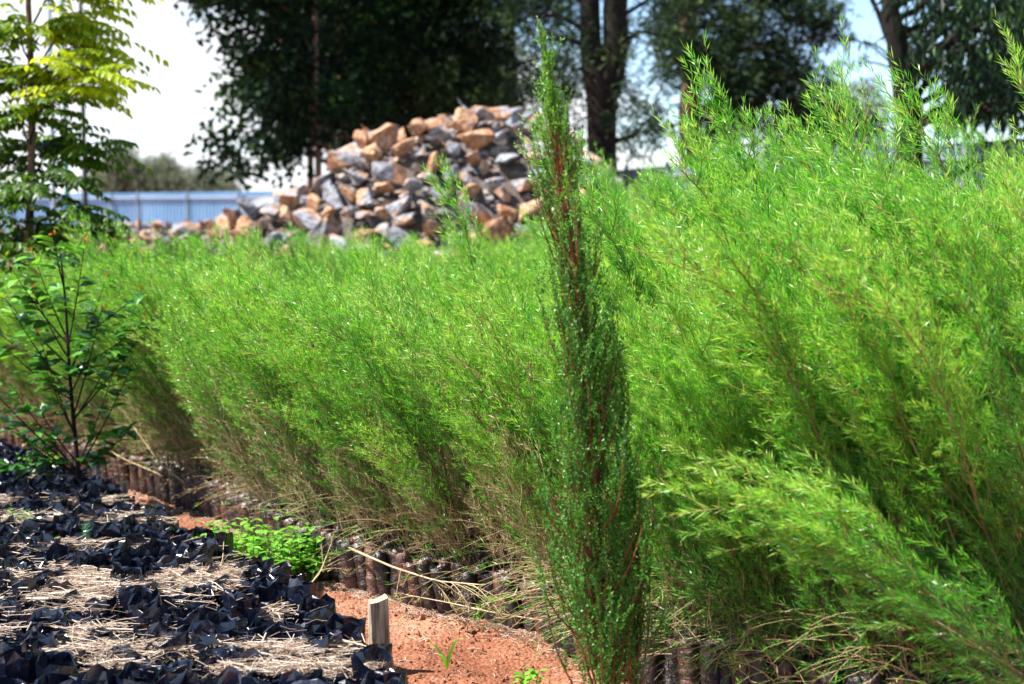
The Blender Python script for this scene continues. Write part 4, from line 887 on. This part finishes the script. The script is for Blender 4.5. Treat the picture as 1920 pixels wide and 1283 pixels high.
# ------------------------------------------------------------------ weeds and seedlings
def weed(px, py, n_, spread, hgt, lf, label, seed, z0=0.0):
    rng = np.random.default_rng(seed); b0 = gnd(px, py, z0); st = Geo(); fo = Geo()
    for i in range(n_):
        a = rng.uniform(0, 2 * PI); r_ = spread * math.sqrt(rng.uniform(0, 1)); p0_ = np.array([math.cos(a) * r_, math.sin(a) * r_ * .7, 0]); h_ = hgt * rng.uniform(.4, 1.1); tp = p0_ + np.array([rng.normal() * .03, rng.normal() * .03, h_])
        u_ = np.linspace(0, 1, 5)[:, None]; P = p0_ + (tp - p0_) * u_; tube(st, P, [.002, .0018, .0015, .0012, .001], 4, 0)
        k = rng.integers(5, 9); s_ = rng.uniform(.35, 1, k); B = p0_ + (tp - p0_) * s_[:, None]; aa = rng.uniform(0, 2 * PI, k)
        D = np.c_[np.cos(aa), np.sin(aa), rng.uniform(.0, .7, k)]; broad(fo, B, D, np.tile([0, 0, 1.0], (k, 1)), lf * rng.uniform(.6, 1.2, k), lf * .55 * rng.uniform(.7, 1.1, k), 0, rng.uniform(.2, 1, k), .12, .25)
    root = thing('weed_clump', label, 'weed', b0); link('stem', st.mesh('stem', [M['weed']]), root); f = link('foliage', fo.mesh('foliage', [M['weed']], False), root); f['kind'] = 'stuff'
weed(500, 1085, 110, .25, .22, .052, 'bright green broad-leaved weed clump between the bag bed and the tube pots', 1)
weed(440, 1055, 40, .14, .18, .048, 'smaller bright green weed clump beside the edge bags, left of the larger clump', 2)
weed(490, 1115, 14, .09, .17, .045, 'low bright green weed growing over the edge bags below the larger clump', 3)
weed(985, 1300, 5, .04, .09, .04, 'small green weed at the foot of the path near the tall dark sapling', 4)
weed(80, 900, 30, .15, .15, .03, 'soft green weed tuft among the farthest black bags', 5, .1)
weed(20, 995, 14, .12, .1, .03, 'small green weed among the bags at the left edge', 6, .13)
rng = np.random.default_rng(99)
# grass sprout
b0 = gnd(838, 1258); g = Geo()
for (dx, hh, bend) in [(-.075, .10, -.03), (.055, .12, .02), (.012, .06, 0), (.03, .085, .03), (-.03, .07, -.01)]:
    u_ = np.linspace(0, 1, 7)[:, None]; P = np.array([dx, rng.normal() * .02, hh]) * np.c_[u_ ** 1.3, u_, np.sin(u_ * 1.75)]
    wd = np.sin(np.clip(u_ * .92 + .08, 0, 1) * PI) * .0055; V = np.concatenate([P - np.array([1, .2, 0]) * wd, P + np.array([0, 0, .001]), P + np.array([1, .2, 0]) * wd]); k = 7
    g.add(V, [[i, i + 1, i + 1 + k, i + k] for i in range(6)] + [[i + k, i + 1 + k, i + 1 + 2 * k, i + 2 * k] for i in range(6)], 0, .7)
tag(link('grass_sprout', g.mesh('grass_sprout', [M['weed']]), None, b0), 'small grass sprout with arching blades on the red path right of the stake', 'grass sprout')
def pine(px, py, z0, h_, dens, lm, label, seed):
    rng = np.random.default_rng(seed); b0 = gnd(px, py, z0); st = Geo(); tube(st, [(0, 0, -.02), (0, 0, h_)], [.002, .001], 4); fo = Geo(); k = dens; s_ = rng.uniform(.15, 1, k); aa = rng.uniform(0, 6.28, k)
    D = np.c_[np.cos(aa), np.sin(aa), rng.uniform(.3, 1.2, k)]; kites(fo, np.c_[np.zeros(k), np.zeros(k), s_ * h_], D, None, rng, .03 * rng.uniform(.7, 1.2, k), .0022, 0, rng.uniform(.3, .9, k))
    root = thing('pine_seedling', label, 'seedling', b0); link('stem', st.mesh('stem', [M['twig']]), root); f = link('foliage', fo.mesh('foliage', [lm], False), root); f['kind'] = 'stuff'
M['bluegreen'] = leaf_mat('blue_green_needle', [(0, (.05, .16, .10)), (1, (.14, .32, .20))], trans=.2, rough=.5, tcol=(1, 1.2, 1))
pine(162, 1035, .13, .12, 170, M['bluegreen'], 'blue-green pine seedling standing in a bag amid the straw', 1)
pine(104, 1030, .13, .05, 80, M['weed'], 'tiny bright green pine seedling left of the blue-green one', 2)
pine(436, 1102, .14, .05, 90, M['straw'], 'yellowing pine seedling in a bag near the weeds', 3)
pine(228, 1165, .12, .04, 30, M['weed'], 'tiny green sprout inside an open black bag in the nearest rows', 4)

# ------------------------------------------------------------------ broad-leaved sapling on the left
def broad_sapling():
    rng = np.random.default_rng(61); d = 8.0; pp = [(148, 965), (146, 870), (138, 790), (132, 720), (127, 640), (122, 560), (116, 500), (112, 470)]
    P = np.array([at(a, b_, d) for a, b_ in pp]); base = P[0].copy(); base[2] = .1; P -= base; P[0][2] = 0
    root = thing('broad_leaved_sapling', 'young broad-leaved tree with dark stem and orange young leaves in the bag bed', 'sapling', base)
    st = Geo(); tube(st, P, np.linspace(.014, .004, 8), 8); fo = Geo(); rd = Geo()
    ends = [(10, 560), (60, 470), (0, 640), (20, 720), (-30, 600), (70, 620), (200, 520), (265, 545), (240, 610), (290, 590), (215, 690), (250, 680), (30, 810), (70, 760), (-20, 760), (190, 580), (160, 450), (100, 440), (60, 540), (255, 790), (200, 830), (-40, 500), (170, 640), (-10, 860), (90, 700), (275, 600), (20, 500), (-60, 680)]
    for ex, ey in ends:
        e = at(ex, ey, d + rng.uniform(-.25, .25)) - base; zb = np.clip(e[2] - rng.uniform(.25, .6), .12, P[-1][2] * .95); b_ = np.array([np.interp(zb, P[:, 2], P[:, k]) for k in range(3)])
        u_ = np.linspace(0, 1, 8)[:, None]; mid = (b_ + e) / 2 + np.array([0, 0, -.05]); path = (1 - u_) ** 2 * b_ + 2 * u_ * (1 - u_) * mid + u_ ** 2 * e
        tube(st, path, np.linspace(.0055, .0018, 8), 5, cap=False)
        k = rng.integers(15, 23); s_ = rng.uniform(.25, 1, k) ** .8; B = np.stack([np.interp(s_, u_[:, 0], path[:, i]) for i in range(3)], 1)
        aa = rng.uniform(0, 6.28, k); D = np.c_[np.cos(aa), np.sin(aa) * .8, rng.uniform(-.5, .25, k)] + unit(e - b_) * .5
        up = np.c_[rng.normal(size=k) * .35, rng.normal(size=k) * .35, np.ones(k)]
        broad(fo, B, D, up, rng.uniform(.075, .13, k), rng.uniform(.04, .065, k), 0, np.clip(rng.uniform(-.1, .75, k) * np.interp(ey, [450, 850], [1.3, .5]), 0, 1), .12, .3)
        if ey < 640:
            k = 4; D = rng.normal(size=(k, 3)) * .6 + np.array([0, 0, .6]); broad(rd, np.tile(e, (k, 1)) + rng.normal(size=(k, 3)) * .008, D, rng.normal(size=(k, 3)), rng.uniform(.018, .034, k), .013, 0, rng.uniform(0, 1, k), .15, .1)
    link('stem', st.mesh('stem', [M['bark']]), root)
    f = link('foliage', fo.mesh('foliage', [M['broad']], False), root); f['kind'] = 'stuff'; f = link('young_leaves', rd.mesh('young_leaves', [M['youngred']], False), root); f['kind'] = 'stuff'; f['label'] = 'orange young leaves'
broad_sapling()
# ------------------------------------------------------------------ yellow-green pinnate tree, top left
def pinnate_tree():
    rng = np.random.default_rng(63); d = 10.5; P = np.array([at(a, b_, d) for a, b_ in [(50, 520), (56, 400), (60, 260), (58, 120), (52, -20), (40, -200), (20, -420)]]); base = P[0].copy(); base[2] = 0
    P = P - base; P = np.concatenate([[[.02, 0, 0], [.01, 0, .6]], P])
    root = thing('pinnate_tree', 'young tree with drooping yellow-green pinnate leaves at the top left', 'tree', base)
    st = Geo(); tube(st, P, np.linspace(.04, .012, len(P)), 8); link('trunk', st.mesh('trunk', [M['palebark']]), root)
    lb = Geo(); fo = Geo()
    def frond(a, dirv, Lf, tone, nl=9):
        u_ = np.linspace(0, 1, nl); dirv = unit(dirv); path = a + dirv * Lf * u_[:, None] + np.array([0, 0, -.32 * Lf]) * (u_[:, None] ** 2)
        tube(lb, path, np.linspace(.0022, .0008, nl), 3, cap=False)
        T = unit(np.gradient(path, axis=0)); Sd = unit(np.cross(T, [0, 0, 1.0]))
        for sg in (-1, 1):
            D = T * .45 + Sd * sg * .9 + np.array([0, 0, -.35]) + rng.normal(size=(nl, 3)) * .12
            up = np.tile([0, 0, 1.0], (nl, 1)) + rng.normal(size=(nl, 3)) * .3
            broad(fo, path[1:], D[1:], up[1:], rng.uniform(.06, .095), .031, 0, np.clip(tone + rng.normal() * .1, 0, 1), .1, .25)
        broad(fo, path[-1:], T[-1:] + np.array([[0, 0, -.3]]), np.array([[0, 0, 1.0]]), .07, .024, 0, tone, .1, .2)
    def cluster(ex, ey, nfr, tone, yo=0):
        e = at(ex, ey, d + yo) - base; zb = e[2] - rng.uniform(.15, .45); b_ = np.array([np.interp(zb, P[:, 2], P[:, k]) for k in range(3)])
        tube(lb, limb(rng, b_, e, .10), np.linspace(.009, .003, 7), 4, cap=False)
        for q in range(nfr):
            a = rng.uniform(0, 6.28) if rng.random() < .5 else (0 if ex > 56 else PI) + rng.normal() * .7
            st_ = b_ + (e - b_) * rng.uniform(.55, 1.0); frond(st_, np.array([math.cos(a), math.sin(a) * .8, rng.uniform(-.1, .5)]), rng.uniform(.24, .42), tone)
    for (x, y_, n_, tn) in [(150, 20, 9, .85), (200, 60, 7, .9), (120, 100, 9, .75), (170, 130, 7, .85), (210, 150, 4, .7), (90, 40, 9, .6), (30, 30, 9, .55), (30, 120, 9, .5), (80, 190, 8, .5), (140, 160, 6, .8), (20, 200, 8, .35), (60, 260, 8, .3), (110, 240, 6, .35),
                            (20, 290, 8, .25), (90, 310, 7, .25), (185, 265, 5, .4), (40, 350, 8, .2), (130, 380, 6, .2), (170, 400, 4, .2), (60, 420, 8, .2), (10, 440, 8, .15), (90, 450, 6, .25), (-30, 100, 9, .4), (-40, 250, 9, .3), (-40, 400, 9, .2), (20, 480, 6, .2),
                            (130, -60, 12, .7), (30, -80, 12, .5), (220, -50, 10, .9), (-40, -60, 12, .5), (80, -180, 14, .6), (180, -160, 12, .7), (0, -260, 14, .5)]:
        cluster(x, y_, int(n_ * 2.6), min(1, tn * 1.12 + (.08 if x > 80 and y_ < 200 else 0)), rng.uniform(-.5, .5))  # tone paints sunlit upper right and shaded lower leaves into the colour
    o = link('limb', lb.mesh('limb', [M['bark']]), root); o['kind'] = 'stuff'
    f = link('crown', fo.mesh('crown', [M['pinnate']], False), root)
pinnate_tree()
